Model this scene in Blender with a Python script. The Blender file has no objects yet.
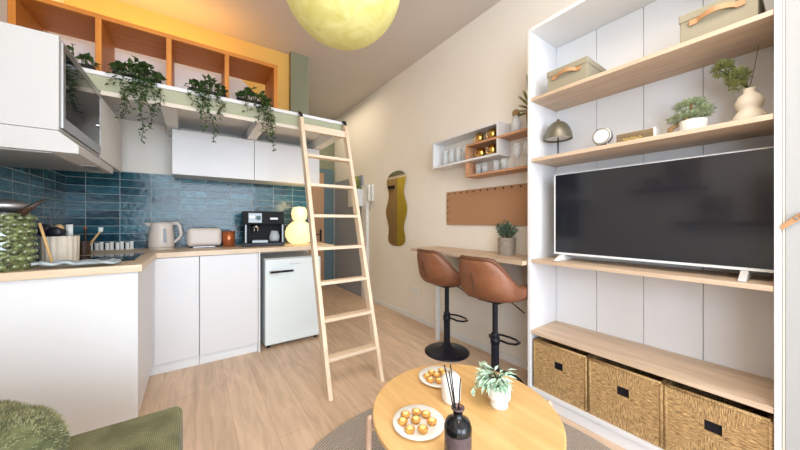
import bpy, bmesh, math, random
from mathutils import Vector, Matrix
PI = math.pi
S = bpy.context.scene
COL = S.collection
random.seed(7)

# ---------------------------------------------------------------- camera
YAW = math.radians(35.07)
cam = bpy.data.cameras.new('camera')
cam.sensor_width = 36.0
cam.lens = 36.0 * 292.0 / 800.0
cam.shift_y = -3.0 / 800.0
cam.clip_start = 0.02
camo = bpy.data.objects.new('camera', cam)
COL.objects.link(camo)
camo.location = (0, 0, 1.2)
camo.rotation_euler = (PI / 2, 0, -YAW)
S.camera = camo

# ---------------------------------------------------------------- world, light, exposure
W = bpy.data.worlds.new('world')
S.world = W
W.use_nodes = True
W.node_tree.nodes['Background'].inputs[0].default_value = (0.75, 0.87, 1.0, 1)
W.node_tree.nodes['Background'].inputs[1].default_value = 1.5
S.view_settings.view_transform = 'Standard'
S.view_settings.look = 'None'
S.view_settings.gamma = 1
S.view_settings.use_curve_mapping = False
S.view_settings.exposure = 0.45
S.cycles.max_bounces = 10
S.cycles.diffuse_bounces = 6
S.cycles.glossy_bounces = 4
S.cycles.transmission_bounces = 8
S.cycles.sample_clamp_indirect = 4
S.cycles.caustics_reflective = False
S.cycles.caustics_refractive = False


def light(name, kind, loc, energy, color, size=0.1, size_y=None, target=None):
    l = bpy.data.lights.new(name, kind)
    l.energy = energy
    l.color = color
    if kind == 'AREA':
        l.shape = 'RECTANGLE' if size_y else 'SQUARE'
        l.size = size
        if size_y:
            l.size_y = size_y
    else:
        l.shadow_soft_size = size
    o = bpy.data.objects.new(name, l)
    o.location = loc
    if target:
        o.rotation_euler = (Vector(target) - Vector(loc)).to_track_quat('-Z', 'Y').to_euler()
    COL.objects.link(o)
    return o


# daylight through the big window behind the camera
light('window_daylight', 'AREA', (0.75, -4.06, 1.5), 195, (0.74, 0.87, 1.0), 2.5, 2.8, target=(0.75, 3.0, 1.2))
light('side_window_daylight', 'AREA', (-0.94, -1.65, 1.6), 56, (0.74, 0.87, 1.0), 1.8, 1.7, target=(2.0, 0.2, 1.2))
# warm lamp lighting the sleeping loft, then two added fill lights
light('loft_glow', 'AREA', (-0.3, 3.24, 2.70), 4.5, (1.0, 0.50, 0.10), 1.1, 0.1, target=(-0.3, 3.40, 3.15))
light('ceiling_fill', 'AREA', (0.4, -0.2, 3.12), 42, (1.0, 0.89, 0.75), 1.5, 1.5, target=(0.4, -0.2, 0))  # unseen fill under the ceiling, added to even out the room light
light('hall_fill', 'AREA', (1.62, 4.4, 3.1), 9, (1.0, 0.84, 0.62), 0.6, 1.4, target=(1.62, 4.4, 0))  # added fill with no visible fitting, lifts the dim hall and ceiling


# ---------------------------------------------------------------- materials
def new_mat(name):
    m = bpy.data.materials.new(name)
    m.use_nodes = True
    nt = m.node_tree
    return m, nt, nt.nodes['Principled BSDF']


def N(nt, t, **kw):
    n = nt.nodes.new(t)
    for k, v in kw.items():
        setattr(n, k, v)
    return n


def coords(nt, scale=(1, 1, 1), rot=(0, 0, 0)):
    tc = N(nt, 'ShaderNodeTexCoord')
    mp = N(nt, 'ShaderNodeMapping')
    mp.inputs['Scale'].default_value = scale
    mp.inputs['Rotation'].default_value = rot
    nt.links.new(tc.outputs['Object'], mp.inputs[0])
    return mp.outputs[0]


def bump(nt, bs, src, strength=0.2, dist=0.002):
    b = N(nt, 'ShaderNodeBump')
    b.inputs['Strength'].default_value = strength
    b.inputs['Distance'].default_value = dist
    nt.links.new(src, b.inputs['Height'])
    nt.links.new(b.outputs[0], bs.inputs['Normal'])


def ramp(nt, src, c0, c1, p0=0.0, p1=1.0):
    r = N(nt, 'ShaderNodeValToRGB')
    r.color_ramp.elements[0].color = (*c0, 1)
    r.color_ramp.elements[1].color = (*c1, 1)
    r.color_ramp.elements[0].position = p0
    r.color_ramp.elements[1].position = p1
    nt.links.new(src, r.inputs[0])
    return r.outputs[0]


def plain(name, col, rough=0.5, metal=0.0, spec=0.5, var=0.0, nscale=20, bmp=0.0, coat=0.0, emit=None, estr=0, trans=0, ior=1.45, sheen=0, alpha=1):
    m, nt, bs = new_mat(name)
    bs.inputs['Base Color'].default_value = (*col, 1)
    bs.inputs['Roughness'].default_value = rough
    bs.inputs['Metallic'].default_value = metal
    bs.inputs['Specular IOR Level'].default_value = spec
    bs.inputs['Coat Weight'].default_value = coat
    bs.inputs['Transmission Weight'].default_value = trans
    bs.inputs['IOR'].default_value = ior
    bs.inputs['Sheen Weight'].default_value = sheen
    if emit:
        bs.inputs['Emission Color'].default_value = (*emit, 1)
        bs.inputs['Emission Strength'].default_value = estr
    if var > 0 or bmp > 0:
        n = N(nt, 'ShaderNodeTexNoise')
        n.inputs['Scale'].default_value = nscale
        n.inputs['Detail'].default_value = 4
        nt.links.new(coords(nt), n.inputs['Vector'])
        if var > 0:
            c0 = tuple(c * (1 - var) for c in col)
            c1 = tuple(min(1, c * (1 + var)) for c in col)
            nt.links.new(ramp(nt, n.outputs[0], c0, c1, 0.3, 0.7), bs.inputs['Base Color'])
        if bmp > 0:
            bump(nt, bs, n.outputs[0], bmp, 0.004)
    return m


def wood(name, c0, c1, axis='x', rough=0.5, scale=1.0):
    m, nt, bs = new_mat(name)
    sc = {'x': (1.2, 14, 14), 'y': (14, 1.2, 14), 'z': (14, 14, 1.2)}[axis]
    v = coords(nt, tuple(s * scale for s in sc))
    n = N(nt, 'ShaderNodeTexNoise')
    n.inputs['Scale'].default_value = 2.2
    n.inputs['Detail'].default_value = 6
    n.inputs['Distortion'].default_value = 0.6
    nt.links.new(v, n.inputs['Vector'])
    nt.links.new(ramp(nt, n.outputs[0], c0, c1, 0.32, 0.68), bs.inputs['Base Color'])
    bs.inputs['Roughness'].default_value = rough
    bump(nt, bs, n.outputs[0], 0.08, 0.002)
    return m


def floor_mat():
    m, nt, bs = new_mat('oak_laminate')
    v = coords(nt, (1, 1, 1), (0, 0, PI / 2))
    br = N(nt, 'ShaderNodeTexBrick')
    br.inputs['Scale'].default_value = 1.0
    br.inputs['Brick Width'].default_value = 1.25
    br.inputs['Row Height'].default_value = 0.19
    br.inputs['Mortar Size'].default_value = 0.0012
    br.inputs['Color1'].default_value = (0.62, 0.45, 0.32, 1)
    br.inputs['Color2'].default_value = (0.68, 0.50, 0.36, 1)
    br.inputs['Mortar'].default_value = (0.42, 0.29, 0.19, 1)
    br.offset = 0.37
    nt.links.new(v, br.inputs['Vector'])
    n = N(nt, 'ShaderNodeTexNoise')
    n.inputs['Scale'].default_value = 2.0
    n.inputs['Detail'].default_value = 7
    n.inputs['Distortion'].default_value = 1.2
    nt.links.new(coords(nt, (9, 1.1, 1)), n.inputs['Vector'])
    g = ramp(nt, n.outputs[0], (0.80, 0.78, 0.76), (1.10, 1.10, 1.10), 0.3, 0.7)
    mx = N(nt, 'ShaderNodeMixRGB', blend_type='MULTIPLY')
    mx.inputs[0].default_value = 1
    nt.links.new(br.outputs[0], mx.inputs[1])
    nt.links.new(g, mx.inputs[2])
    nt.links.new(mx.outputs[0], bs.inputs['Base Color'])
    bs.inputs['Roughness'].default_value = 0.42
    bump(nt, bs, n.outputs[0], 0.05, 0.002)
    return m


def tile_mat(name, swap):
    m, nt, bs = new_mat(name)
    tc = N(nt, 'ShaderNodeTexCoord')
    sp = N(nt, 'ShaderNodeSeparateXYZ')
    nt.links.new(tc.outputs['Object'], sp.inputs[0])
    cb = N(nt, 'ShaderNodeCombineXYZ')
    nt.links.new(sp.outputs[1 if swap else 0], cb.inputs[0])
    nt.links.new(sp.outputs[2], cb.inputs[1])
    br = N(nt, 'ShaderNodeTexBrick')
    br.offset = 0.0
    br.inputs['Scale'].default_value = 1.0
    br.inputs['Brick Width'].default_value = 0.212
    br.inputs['Row Height'].default_value = 0.0686
    br.inputs['Mortar Size'].default_value = 0.0022
    br.inputs['Mortar Smooth'].default_value = 0.3
    br.inputs['Bias'].default_value = 0.0
    br.inputs['Color1'].default_value = (0.006, 0.035, 0.058, 1)
    br.inputs['Color2'].default_value = (0.03, 0.12, 0.165, 1)
    br.inputs['Mortar'].default_value = (0.42, 0.47, 0.48, 1)
    nt.links.new(cb.outputs[0], br.inputs['Vector'])
    n = N(nt, 'ShaderNodeTexNoise')
    n.inputs['Scale'].default_value = 22
    n.inputs['Detail'].default_value = 5
    n.inputs['Distortion'].default_value = 1.5
    mp = N(nt, 'ShaderNodeMapping')
    mp.inputs['Scale'].default_value = (0.5, 1.2, 1)
    nt.links.new(cb.outputs[0], mp.inputs[0])
    nt.links.new(mp.outputs[0], n.inputs['Vector'])
    g = ramp(nt, n.outputs[0], (0.55, 0.6, 0.65), (1.8, 1.7, 1.6), 0.35, 0.72)
    mx = N(nt, 'ShaderNodeMixRGB', blend_type='MULTIPLY')
    mx.inputs[0].default_value = 1
    nt.links.new(br.outputs[0], mx.inputs[1])
    nt.links.new(g, mx.inputs[2])
    m2 = N(nt, 'ShaderNodeMixRGB')
    nt.links.new(br.outputs[1], m2.inputs[0])
    nt.links.new(mx.outputs[0], m2.inputs[1])
    m2.inputs[2].default_value = (0.42, 0.47, 0.48, 1)
    nt.links.new(m2.outputs[0], bs.inputs['Base Color'])
    rr = N(nt, 'ShaderNodeMath', operation='MULTIPLY_ADD')
    nt.links.new(br.outputs[1], rr.inputs[0])
    rr.inputs[1].default_value = 0.6
    rr.inputs[2].default_value = 0.17
    nt.links.new(rr.outputs[0], bs.inputs['Roughness'])
    bs.inputs['Specular IOR Level'].default_value = 0.36
    h = N(nt, 'ShaderNodeMath', operation='MULTIPLY_ADD')
    nt.links.new(br.outputs[1], h.inputs[0])
    h.inputs[1].default_value = -1.2
    n3 = N(nt, 'ShaderNodeTexNoise')
    n3.inputs['Scale'].default_value = 26
    n3.inputs['Detail'].default_value = 2
    nt.links.new(cb.outputs[0], n3.inputs['Vector'])
    nt.links.new(n3.outputs[0], h.inputs[2])
    bump(nt, bs, h.outputs[0], 0.6, 0.003)
    return m


def woven_mat():
    m, nt, bs = new_mat('woven_seagrass')
    tc = N(nt, 'ShaderNodeTexCoord')
    sp = N(nt, 'ShaderNodeSeparateXYZ')
    nt.links.new(tc.outputs['Object'], sp.inputs[0])

    def ab(s):
        a = N(nt, 'ShaderNodeMath', operation='ABSOLUTE')
        nt.links.new(s, a.inputs[0])
        return a.outputs[0]
    zc = N(nt, 'ShaderNodeMath', operation='SUBTRACT')
    nt.links.new(sp.outputs[2], zc.inputs[0])
    zc.inputs[1].default_value = 0.17
    ay, az = ab(sp.outputs[1]), ab(zc.outputs[0])
    mxm = N(nt, 'ShaderNodeMath', operation='LESS_THAN')
    nt.links.new(ay, mxm.inputs[0])
    nt.links.new(az, mxm.inputs[1])
    # strands run vertical in the top and bottom triangles, sideways in the others
    def strands(sc):
        n = N(nt, 'ShaderNodeTexNoise')
        n.inputs['Scale'].default_value = 1.0
        n.inputs['Detail'].default_value = 3
        n.inputs['Distortion'].default_value = 0.5
        nt.links.new(coords(nt, sc), n.inputs['Vector'])
        return n.outputs[0]
    a, b = strands((300, 300, 40)), strands((300, 40, 300))
    mx = N(nt, 'ShaderNodeMixRGB')
    nt.links.new(mxm.outputs[0], mx.inputs[0])
    nt.links.new(b, mx.inputs[1])
    nt.links.new(a, mx.inputs[2])
    c = ramp(nt, mx.outputs[0], (0.18, 0.095, 0.03), (0.64, 0.41, 0.18), 0.34, 0.68)
    nt.links.new(c, bs.inputs['Base Color'])
    bs.inputs['Roughness'].default_value = 0.75
    bump(nt, bs, mx.outputs[0], 1.0, 0.006)
    return m


def ring_mat():
    m, nt, bs = new_mat('braided_jute')
    v = coords(nt)
    w = N(nt, 'ShaderNodeTexWave', wave_type='RINGS', rings_direction='Z')
    w.inputs['Scale'].default_value = 22
    w.inputs['Distortion'].default_value = 1.2
    w.inputs['Detail'].default_value = 1
    nt.links.new(v, w.inputs['Vector'])
    n = N(nt, 'ShaderNodeTexNoise')
    n.inputs['Scale'].default_value = 160
    nt.links.new(v, n.inputs['Vector'])
    ad = N(nt, 'ShaderNodeMath', operation='MULTIPLY')
    nt.links.new(w.outputs[1], ad.inputs[0])
    nt.links.new(n.outputs[0], ad.inputs[1])
    nt.links.new(ramp(nt, ad.outputs[0], (0.24, 0.195, 0.155), (0.50, 0.44, 0.38), 0.0, 0.55), bs.inputs['Base Color'])
    bs.inputs['Roughness'].default_value = 0.9
    bump(nt, bs, ad.outputs[0], 0.9, 0.008)
    return m


def cord_mat():
    m, nt, bs = new_mat('green_corduroy')
    v = coords(nt, (1, 1, 1))
    w = N(nt, 'ShaderNodeTexWave', wave_type='BANDS', bands_direction='X')
    w.inputs['Scale'].default_value = 55
    w.inputs['Distortion'].default_value = 0.3
    nt.links.new(v, w.inputs['Vector'])
    n = N(nt, 'ShaderNodeTexNoise')
    n.inputs['Scale'].default_value = 9
    n.inputs['Detail'].default_value = 6
    nt.links.new(v, n.inputs['Vector'])
    c = ramp(nt, n.outputs[0], (0.13, 0.135, 0.05), (0.28, 0.28, 0.13), 0.35, 0.68)
    mx = N(nt, 'ShaderNodeMixRGB', blend_type='MULTIPLY')
    mx.inputs[0].default_value = 0.45
    nt.links.new(c, mx.inputs[1])
    nt.links.new(w.outputs[0], mx.inputs[2])
    nt.links.new(mx.outputs[0], bs.inputs['Base Color'])
    bs.inputs['Roughness'].default_value = 0.9
    bs.inputs['Sheen Weight'].default_value = 0.08
    bump(nt, bs, w.outputs[0], 0.6, 0.003)
    return m


def leather_mat(name, c0, c1):
    m, nt, bs = new_mat(name)
    n = N(nt, 'ShaderNodeTexNoise')
    n.inputs['Scale'].default_value = 7
    n.inputs['Detail'].default_value = 8
    n.inputs['Roughness'].default_value = 0.65
    nt.links.new(coords(nt), n.inputs['Vector'])
    nt.links.new(ramp(nt, n.outputs[0], c0, c1, 0.3, 0.7), bs.inputs['Base Color'])
    bs.inputs['Roughness'].default_value = 0.42
    bump(nt, bs, n.outputs[0], 0.15, 0.003)
    return m


def moon_mat():
    m, nt, bs = new_mat('yellow_paper_globe')
    n = N(nt, 'ShaderNodeTexNoise')
    n.inputs['Scale'].default_value = 9
    n.inputs['Detail'].default_value = 8
    n.inputs['Distortion'].default_value = 1.4
    nt.links.new(coords(nt), n.inputs['Vector'])
    nt.links.new(ramp(nt, n.outputs[0], (0.52, 0.47, 0.13), (0.66, 0.63, 0.28), 0.3, 0.7), bs.inputs['Base Color'])
    bs.inputs['Roughness'].default_value = 0.85
    bs.inputs['Emission Color'].default_value = (1.0, 0.90, 0.35, 1)
    bs.inputs['Emission Strength'].default_value = 0.10
    bump(nt, bs, n.outputs[0], 0.5, 0.01)
    return m


M = {}
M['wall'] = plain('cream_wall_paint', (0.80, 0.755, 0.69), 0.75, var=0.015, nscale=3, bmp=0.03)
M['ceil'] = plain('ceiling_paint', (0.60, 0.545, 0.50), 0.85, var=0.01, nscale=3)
M['white'] = plain('white_lacquer', (0.68, 0.68, 0.70), 0.4)
M['whitem'] = plain('matt_white', (0.74, 0.74, 0.74), 0.6)
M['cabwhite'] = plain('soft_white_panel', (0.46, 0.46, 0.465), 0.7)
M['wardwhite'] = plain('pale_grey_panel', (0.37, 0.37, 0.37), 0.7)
M['floor'] = floor_mat()
M['tiles_back'] = tile_mat('glazed_blue_tiles', False)
M['tiles_left'] = tile_mat('glazed_blue_tiles_side', True)
M['olive'] = plain('olive_paint', (0.21, 0.215, 0.14), 0.7, var=0.03, nscale=4)
M['sage'] = plain('sage_paint', (0.36, 0.37, 0.255), 0.6, var=0.03, nscale=5)
M['creamedge'] = plain('cream_edge', (0.66, 0.59, 0.50), 0.6)
M['ochre'] = plain('ochre_glow', (0.68, 0.42, 0.11), 0.75, var=0.03, nscale=3)
M['teal'] = plain('grey_teal_paint', (0.10, 0.16, 0.18), 0.6)
M['doorgrey'] = plain('blue_grey_paint', (0.30, 0.33, 0.39), 0.55)
M['oak_x'] = wood('pale_oak_x', (0.55, 0.39, 0.25), (0.70, 0.53, 0.37), 'x')
M['oak_y'] = wood('pale_oak_y', (0.47, 0.34, 0.235), (0.60, 0.46, 0.34), 'y')
M['worktop'] = wood('worktop_oak', (0.58, 0.44, 0.30), (0.72, 0.57, 0.42), 'x', 0.4)
M['pine_x'] = wood('pine_x', (0.66, 0.50, 0.36), (0.77, 0.62, 0.47), 'x')
M['pine_z'] = wood('pine_z', (0.66, 0.50, 0.35), (0.77, 0.62, 0.46), 'z')
M['orange'] = wood('honey_pine_x', (0.48, 0.155, 0.012), (0.60, 0.215, 0.02), 'x')
M['orangez'] = wood('honey_pine_z', (0.48, 0.155, 0.012), (0.60, 0.215, 0.02), 'z')
M['table'] = wood('golden_oak', (0.61, 0.365, 0.135), (0.73, 0.475, 0.21), 'y', 0.45, 0.6)
M['bent'] = wood('pale_bentwood', (0.45, 0.28, 0.19), (0.58, 0.39, 0.28), 'z')
M['redwood'] = wood('cedar_y', (0.42, 0.21, 0.11), (0.55, 0.30, 0.17), 'y')
M['copperdoor'] = wood('brown_door_z', (0.42, 0.23, 0.12), (0.52, 0.30, 0.17), 'z')
M['oakdoor'] = wood('tan_door_z', (0.46, 0.31, 0.13), (0.56, 0.39, 0.18), 'z')
M['yellowdoor'] = wood('yellow_door_z', (0.66, 0.50, 0.05), (0.74, 0.58, 0.08), 'z')
M['cork'] = plain('brown_corkboard', (0.40, 0.215, 0.115), 0.85, var=0.10, nscale=160, bmp=0.2)
M['black'] = plain('black_metal', (0.012, 0.012, 0.018), 0.32, spec=0.25)
M['blackgloss'] = plain('black_gloss', (0.006, 0.006, 0.008), 0.06)
M['screen'] = plain('tv_screen', (0.012, 0.013, 0.018), 0.12, spec=0.5, coat=0.25)
M['silver'] = plain('brushed_silver', (0.46, 0.46, 0.47), 0.38, metal=0.9)
M['silverp'] = plain('silver_plastic', (0.74, 0.76, 0.78), 0.35, metal=0.1)
M['chrome'] = plain('chrome', (0.8, 0.8, 0.8), 0.08, metal=1.0)
M['gold'] = plain('brass', (0.80, 0.50, 0.13), 0.22, metal=1.0)
M['greybrass'] = plain('smoked_bronze', (0.17, 0.155, 0.115), 0.35, metal=0.55)
M['mirror'] = plain('mirror_glass', (0.9, 0.9, 0.88), 0.01, metal=1.0)
M['glass'] = plain('clear_glass', (0.80, 0.86, 0.92), 0.05)
M['glass'].node_tree.nodes['Principled BSDF'].inputs['Alpha'].default_value = 0.32
M['smoke'] = plain('smoked_glass', (0.34, 0.24, 0.25), 0.05, trans=0.72, ior=1.3)
M['seagrass'] = woven_mat()
M['rug'] = ring_mat()
M['cord'] = cord_mat()
M['furtip'] = plain('green_fur_tips', (0.235, 0.235, 0.125), 0.95, var=0.5, nscale=30)
M['fur'] = plain('green_fur', (0.085, 0.095, 0.04), 0.95, var=0.45, nscale=45, bmp=0.7, sheen=0.1)
M['leather'] = leather_mat('cognac_leather', (0.155, 0.054, 0.024), (0.26, 0.10, 0.046))
M['strap'] = leather_mat('tan_leather', (0.40, 0.20, 0.085), (0.50, 0.27, 0.13))
M['piping'] = plain('brown_piping', (0.12, 0.045, 0.02), 0.5)
M['matblack'] = plain('matt_black_plastic', (0.012, 0.012, 0.014), 0.6, spec=0.2)
M['dimsilver'] = plain('grey_steel', (0.34, 0.37, 0.40), 0.5, metal=0.6)
M['seam'] = plain('dark_seam', (0.05, 0.025, 0.015), 0.7)
M['greige'] = plain('beige_plastic', (0.62, 0.55, 0.50), 0.4)
M['copper'] = plain('copper_glaze', (0.50, 0.14, 0.05), 0.22, metal=0.45)
M['lampglow'] = plain('glowing_glass', (0.6, 0.5, 0.3), 0.4, emit=(1.0, 0.78, 0.36), estr=0.8)
M['moon'] = moon_mat()
M['linen'] = plain('beige_linen', (0.31, 0.275, 0.195), 0.9, var=0.08, nscale=250, bmp=0.1)
M['bedding'] = plain('white_bedding', (0.80, 0.78, 0.77), 0.9, bmp=0.2, nscale=6)
M['leaf'] = plain('ivy_leaf', (0.045, 0.085, 0.022), 0.5, var=0.5, nscale=40)
M['stem'] = plain('dark_stem', (0.045, 0.05, 0.02), 0.7)
M['paleleaf'] = plain('mint_leaf', (0.46, 0.62, 0.48), 0.55, var=0.35, nscale=50)
M['eucaleaf'] = plain('grey_green_leaf', (0.17, 0.26, 0.19), 0.6, var=0.4, nscale=60)
M['bonsai'] = plain('sage_foliage', (0.38, 0.45, 0.28), 0.7, var=0.35, nscale=60)
M['olivefol'] = plain('yellow_green_foliage', (0.28, 0.30, 0.10), 0.7, var=0.35, nscale=60)
M['yelgreen'] = plain('lime_leaf', (0.42, 0.45, 0.08), 0.6, var=0.3, nscale=50)
M['bark'] = plain('bark', (0.28, 0.17, 0.07), 0.8, var=0.3, nscale=30)
M['soil'] = plain('soil', (0.02, 0.018, 0.015), 0.95, bmp=0.4, nscale=60)
M['ceramic'] = plain('white_ceramic', (0.80, 0.80, 0.78), 0.3)
M['creamcer'] = plain('cream_ceramic', (0.70, 0.63, 0.52), 0.55)
M['potgrey'] = plain('ribbed_grey_basket', (0.36, 0.31, 0.26), 0.8, var=0.2, nscale=60, bmp=0.3)
M['potbeige'] = plain('ribbed_beige_ceramic', (0.66, 0.58, 0.48), 0.55, var=0.06, nscale=20)
M['potterra'] = plain('terracotta', (0.33, 0.17, 0.10), 0.7)
M['caketop'] = plain('pale_cake_top', (0.86, 0.66, 0.26), 0.6, var=0.2, nscale=90, bmp=0.3)
M['cake'] = plain('baked_cake', (0.60, 0.29, 0.06), 0.6, var=0.35, nscale=60, bmp=0.4)
M['bubble'] = plain('green_glaze', (0.12, 0.15, 0.06), 0.07, var=0.9, nscale=38, coat=1.0)
M['darkwood'] = plain('dark_walnut', (0.055, 0.025, 0.015), 0.4)
M['lightwood'] = plain('beech', (0.58, 0.36, 0.16), 0.5)
M['towel'] = plain('blue_grey_cloth', (0.36, 0.42, 0.45), 0.95, var=0.35, nscale=26, bmp=0.4)
M['filter'] = plain('hood_filter_mesh', (0.45, 0.46, 0.47), 0.45, metal=0.8, bmp=0.5, nscale=200)
M['cordw'] = plain('off_white_plastic', (0.72, 0.72, 0.70), 0.4)
M['sign'] = wood('brown_sign_face', (0.17, 0.115, 0.06), (0.26, 0.18, 0.10), 'y')
M['goldink'] = plain('gold_ink', (0.58, 0.42, 0.10), 0.5)
M['greyink'] = plain('grey_ink', (0.30, 0.33, 0.35), 0.5)
M['picture'] = plain('picture_print', (0.35, 0.30, 0.27), 0.8, var=0.8, nscale=9)
M['fridge'] = plain('fridge_white', (0.72, 0.79, 0.80), 0.25)


# ---------------------------------------------------------------- mesh helpers
def B():
    return bmesh.new()


def box(bm, x0, x1, y0, y1, z0, z1):
    vs = [bm.verts.new((x, y, z)) for x in (x0, x1) for y in (y0, y1) for z in (z0, z1)]
    for f in ((0, 1, 3, 2), (4, 6, 7, 5), (0, 4, 5, 1), (2, 3, 7, 6), (0, 2, 6, 4), (1, 5, 7, 3)):
        bm.faces.new([vs[i] for i in f])
    return bm


def hexa(bm, lo, hi):
    a = [bm.verts.new(p) for p in lo]
    b = [bm.verts.new(p) for p in hi]
    n = len(a)
    bm.faces.new(a[::-1])
    bm.faces.new(b)
    for i in range(n):
        bm.faces.new((a[i], a[(i + 1) % n], b[(i + 1) % n], b[i]))
    return bm


def prism_y(bm, pts, y0, y1):
    return hexa(bm, [(x, y0, z) for x, z in pts], [(x, y1, z) for x, z in pts])


def prism_x(bm, pts, x0, x1):
    return hexa(bm, [(x0, y, z) for y, z in pts], [(x1, y, z) for y, z in pts])


def prism_z(bm, pts, z0, z1):
    return hexa(bm, [(x, y, z0) for x, y in pts], [(x, y, z1) for x, y in pts])


def lathe(bm, prof, seg=32, c=(0, 0, 0), rib=0, ribn=0):
    rings = []
    for r, z in prof:
        if r < 1e-6:
            rings.append([bm.verts.new((c[0], c[1], c[2] + z))])
        else:
            rg = []
            for k in range(seg):
                a = 2 * PI * k / seg
                rr = r * (1 + rib * math.cos(a * ribn)) if ribn else r
                rg.append(bm.verts.new((c[0] + rr * math.cos(a), c[1] + rr * math.sin(a), c[2] + z)))
            rings.append(rg)
    for a, b in zip(rings, rings[1:]):
        for k in range(seg):
            k2 = (k + 1) % seg
            if len(a) == 1 and len(b) == 1:
                continue
            if len(a) == 1:
                bm.faces.new((a[0], b[k2], b[k]))
            elif len(b) == 1:
                bm.faces.new((a[k], a[k2], b[0]))
            else:
                bm.faces.new((a[k], a[k2], b[k2], b[k]))
    if len(rings[0]) > 1 and prof[0] != prof[-1]:
        bm.faces.new(rings[0][::-1])
    if len(rings[-1]) > 1 and prof[0] != prof[-1]:
        bm.faces.new(rings[-1])
    return bm


def tube(bm, pts, r, seg=8, close=False):
    pts = [Vector(p) for p in pts]
    n = len(pts)
    rs = r if isinstance(r, (list, tuple)) else [r] * n
    rings = []
    up = Vector((0, 0, 1))
    prev = None
    for i, p in enumerate(pts):
        if close:
            d = pts[(i + 1) % n] - pts[i - 1]
        else:
            d = pts[min(i + 1, n - 1)] - pts[max(i - 1, 0)]
        d.normalize()
        if prev is None:
            a = d.cross(up)
            if a.length < 0.1:
                a = d.cross(Vector((1, 0, 0)))
        else:
            a = prev - d * prev.dot(d)
        a.normalize()
        prev = a
        b = d.cross(a)
        rings.append([bm.verts.new(p + (a * math.cos(2 * PI * k / seg) + b * math.sin(2 * PI * k / seg)) * rs[i]) for k in range(seg)])
    m = n if close else n - 1
    for i in range(m):
        A, C = rings[i], rings[(i + 1) % n]
        for k in range(seg):
            bm.faces.new((A[k], A[(k + 1) % seg], C[(k + 1) % seg], C[k]))
    if not close:
        bm.faces.new(rings[0][::-1])
        bm.faces.new(rings[-1])
    return bm


def ball(bm, c, r, sx=1, sy=1, sz=1, u=20, v=12, tilt=None):
    mt = Matrix.Translation(c) @ (tilt or Matrix.Identity(4)) @ Matrix.Diagonal((r * sx, r * sy, r * sz, 1))
    bmesh.ops.create_uvsphere(bm, u_segments=u, v_segments=v, radius=1, matrix=mt)
    return bm


def leaf(bm, p, d, L, w, curl=0.25):
    p, d = Vector(p), Vector(d).normalized()
    s = d.cross(Vector((random.uniform(-.3, .3), random.uniform(-.3, .3), 1)))
    if s.length < 0.05:
        s = Vector((1, 0, 0))
    s.normalize()
    up = s.cross(d)
    a = bm.verts.new(p)
    m1 = bm.verts.new(p + d * L * 0.45 + s * w * 0.5 + up * w * curl)
    m2 = bm.verts.new(p + d * L * 0.45 - s * w * 0.5 + up * w * curl)
    mc = bm.verts.new(p + d * L * 0.5)
    t = bm.verts.new(p + d * L - up * w * curl * 0.6)
    bm.faces.new((a, mc, m1))
    bm.faces.new((a, m2, mc))
    bm.faces.new((m1, mc, t))
    bm.faces.new((mc, m2, t))


def obj(name, bm, mat, parent=None, smooth=False, bev=0.0, loc=None, sub=0, solid=0, bseg=2):
    me = bpy.data.meshes.new(name)
    bmesh.ops.recalc_face_normals(bm, faces=bm.faces)
    bm.to_mesh(me)
    bm.free()
    me.materials.append(M[mat])
    if smooth:
        for p in me.polygons:
            p.use_smooth = True
    o = bpy.data.objects.new(name, me)
    COL.objects.link(o)
    if parent is not None:
        o.parent = parent
    if loc:
        o.location = loc
    if solid:
        md = o.modifiers.new('solid', 'SOLIDIFY')
        md.thickness = solid
        md.offset = 0
    if sub:
        md = o.modifiers.new('sub', 'SUBSURF')
        md.levels = md.render_levels = sub
    if bev:
        md = o.modifiers.new('bevel', 'BEVEL')
        md.width = bev
        md.segments = bseg
        md.limit_method = 'ANGLE'
        md.angle_limit = math.radians(40)
    if smooth == 2 or (smooth and bev):
        pass
    return o


def obox(name, mat, parent, x0, x1, y0, y1, z0, z1, bev=0.0015, **k):
    return obj(name, box(B(), x0, x1, y0, y1, z0, z1), mat, parent, bev=bev, **k)


def tag(o, label, cat, group=None):
    o['label'] = label
    o['category'] = cat
    if group:
        o['group'] = group
    return o


def thing(name, label, cat, loc=(0, 0, 0), rz=0, group=None):
    o = bpy.data.objects.new(name, None)
    o.empty_display_size = 0.05
    COL.objects.link(o)
    o.location = loc
    o.rotation_euler = (0, 0, rz)
    return tag(o, label, cat, group)


def struct(o):
    o['kind'] = 'structure'
    return o


def dup(root, loc, rz=None, label=None, group=None):
    r = root.copy()
    COL.objects.link(r)
    r.location = loc
    if rz is not None:
        r.rotation_euler = (0, 0, rz)
    if label:
        r['label'] = label
    if group:
        r['group'] = group
    for ch in list(root.children):
        c = ch.copy()
        COL.objects.link(c)
        c.parent = r
        for g in list(ch.children):
            d = g.copy()
            COL.objects.link(d)
            d.parent = c
    return r


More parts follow.
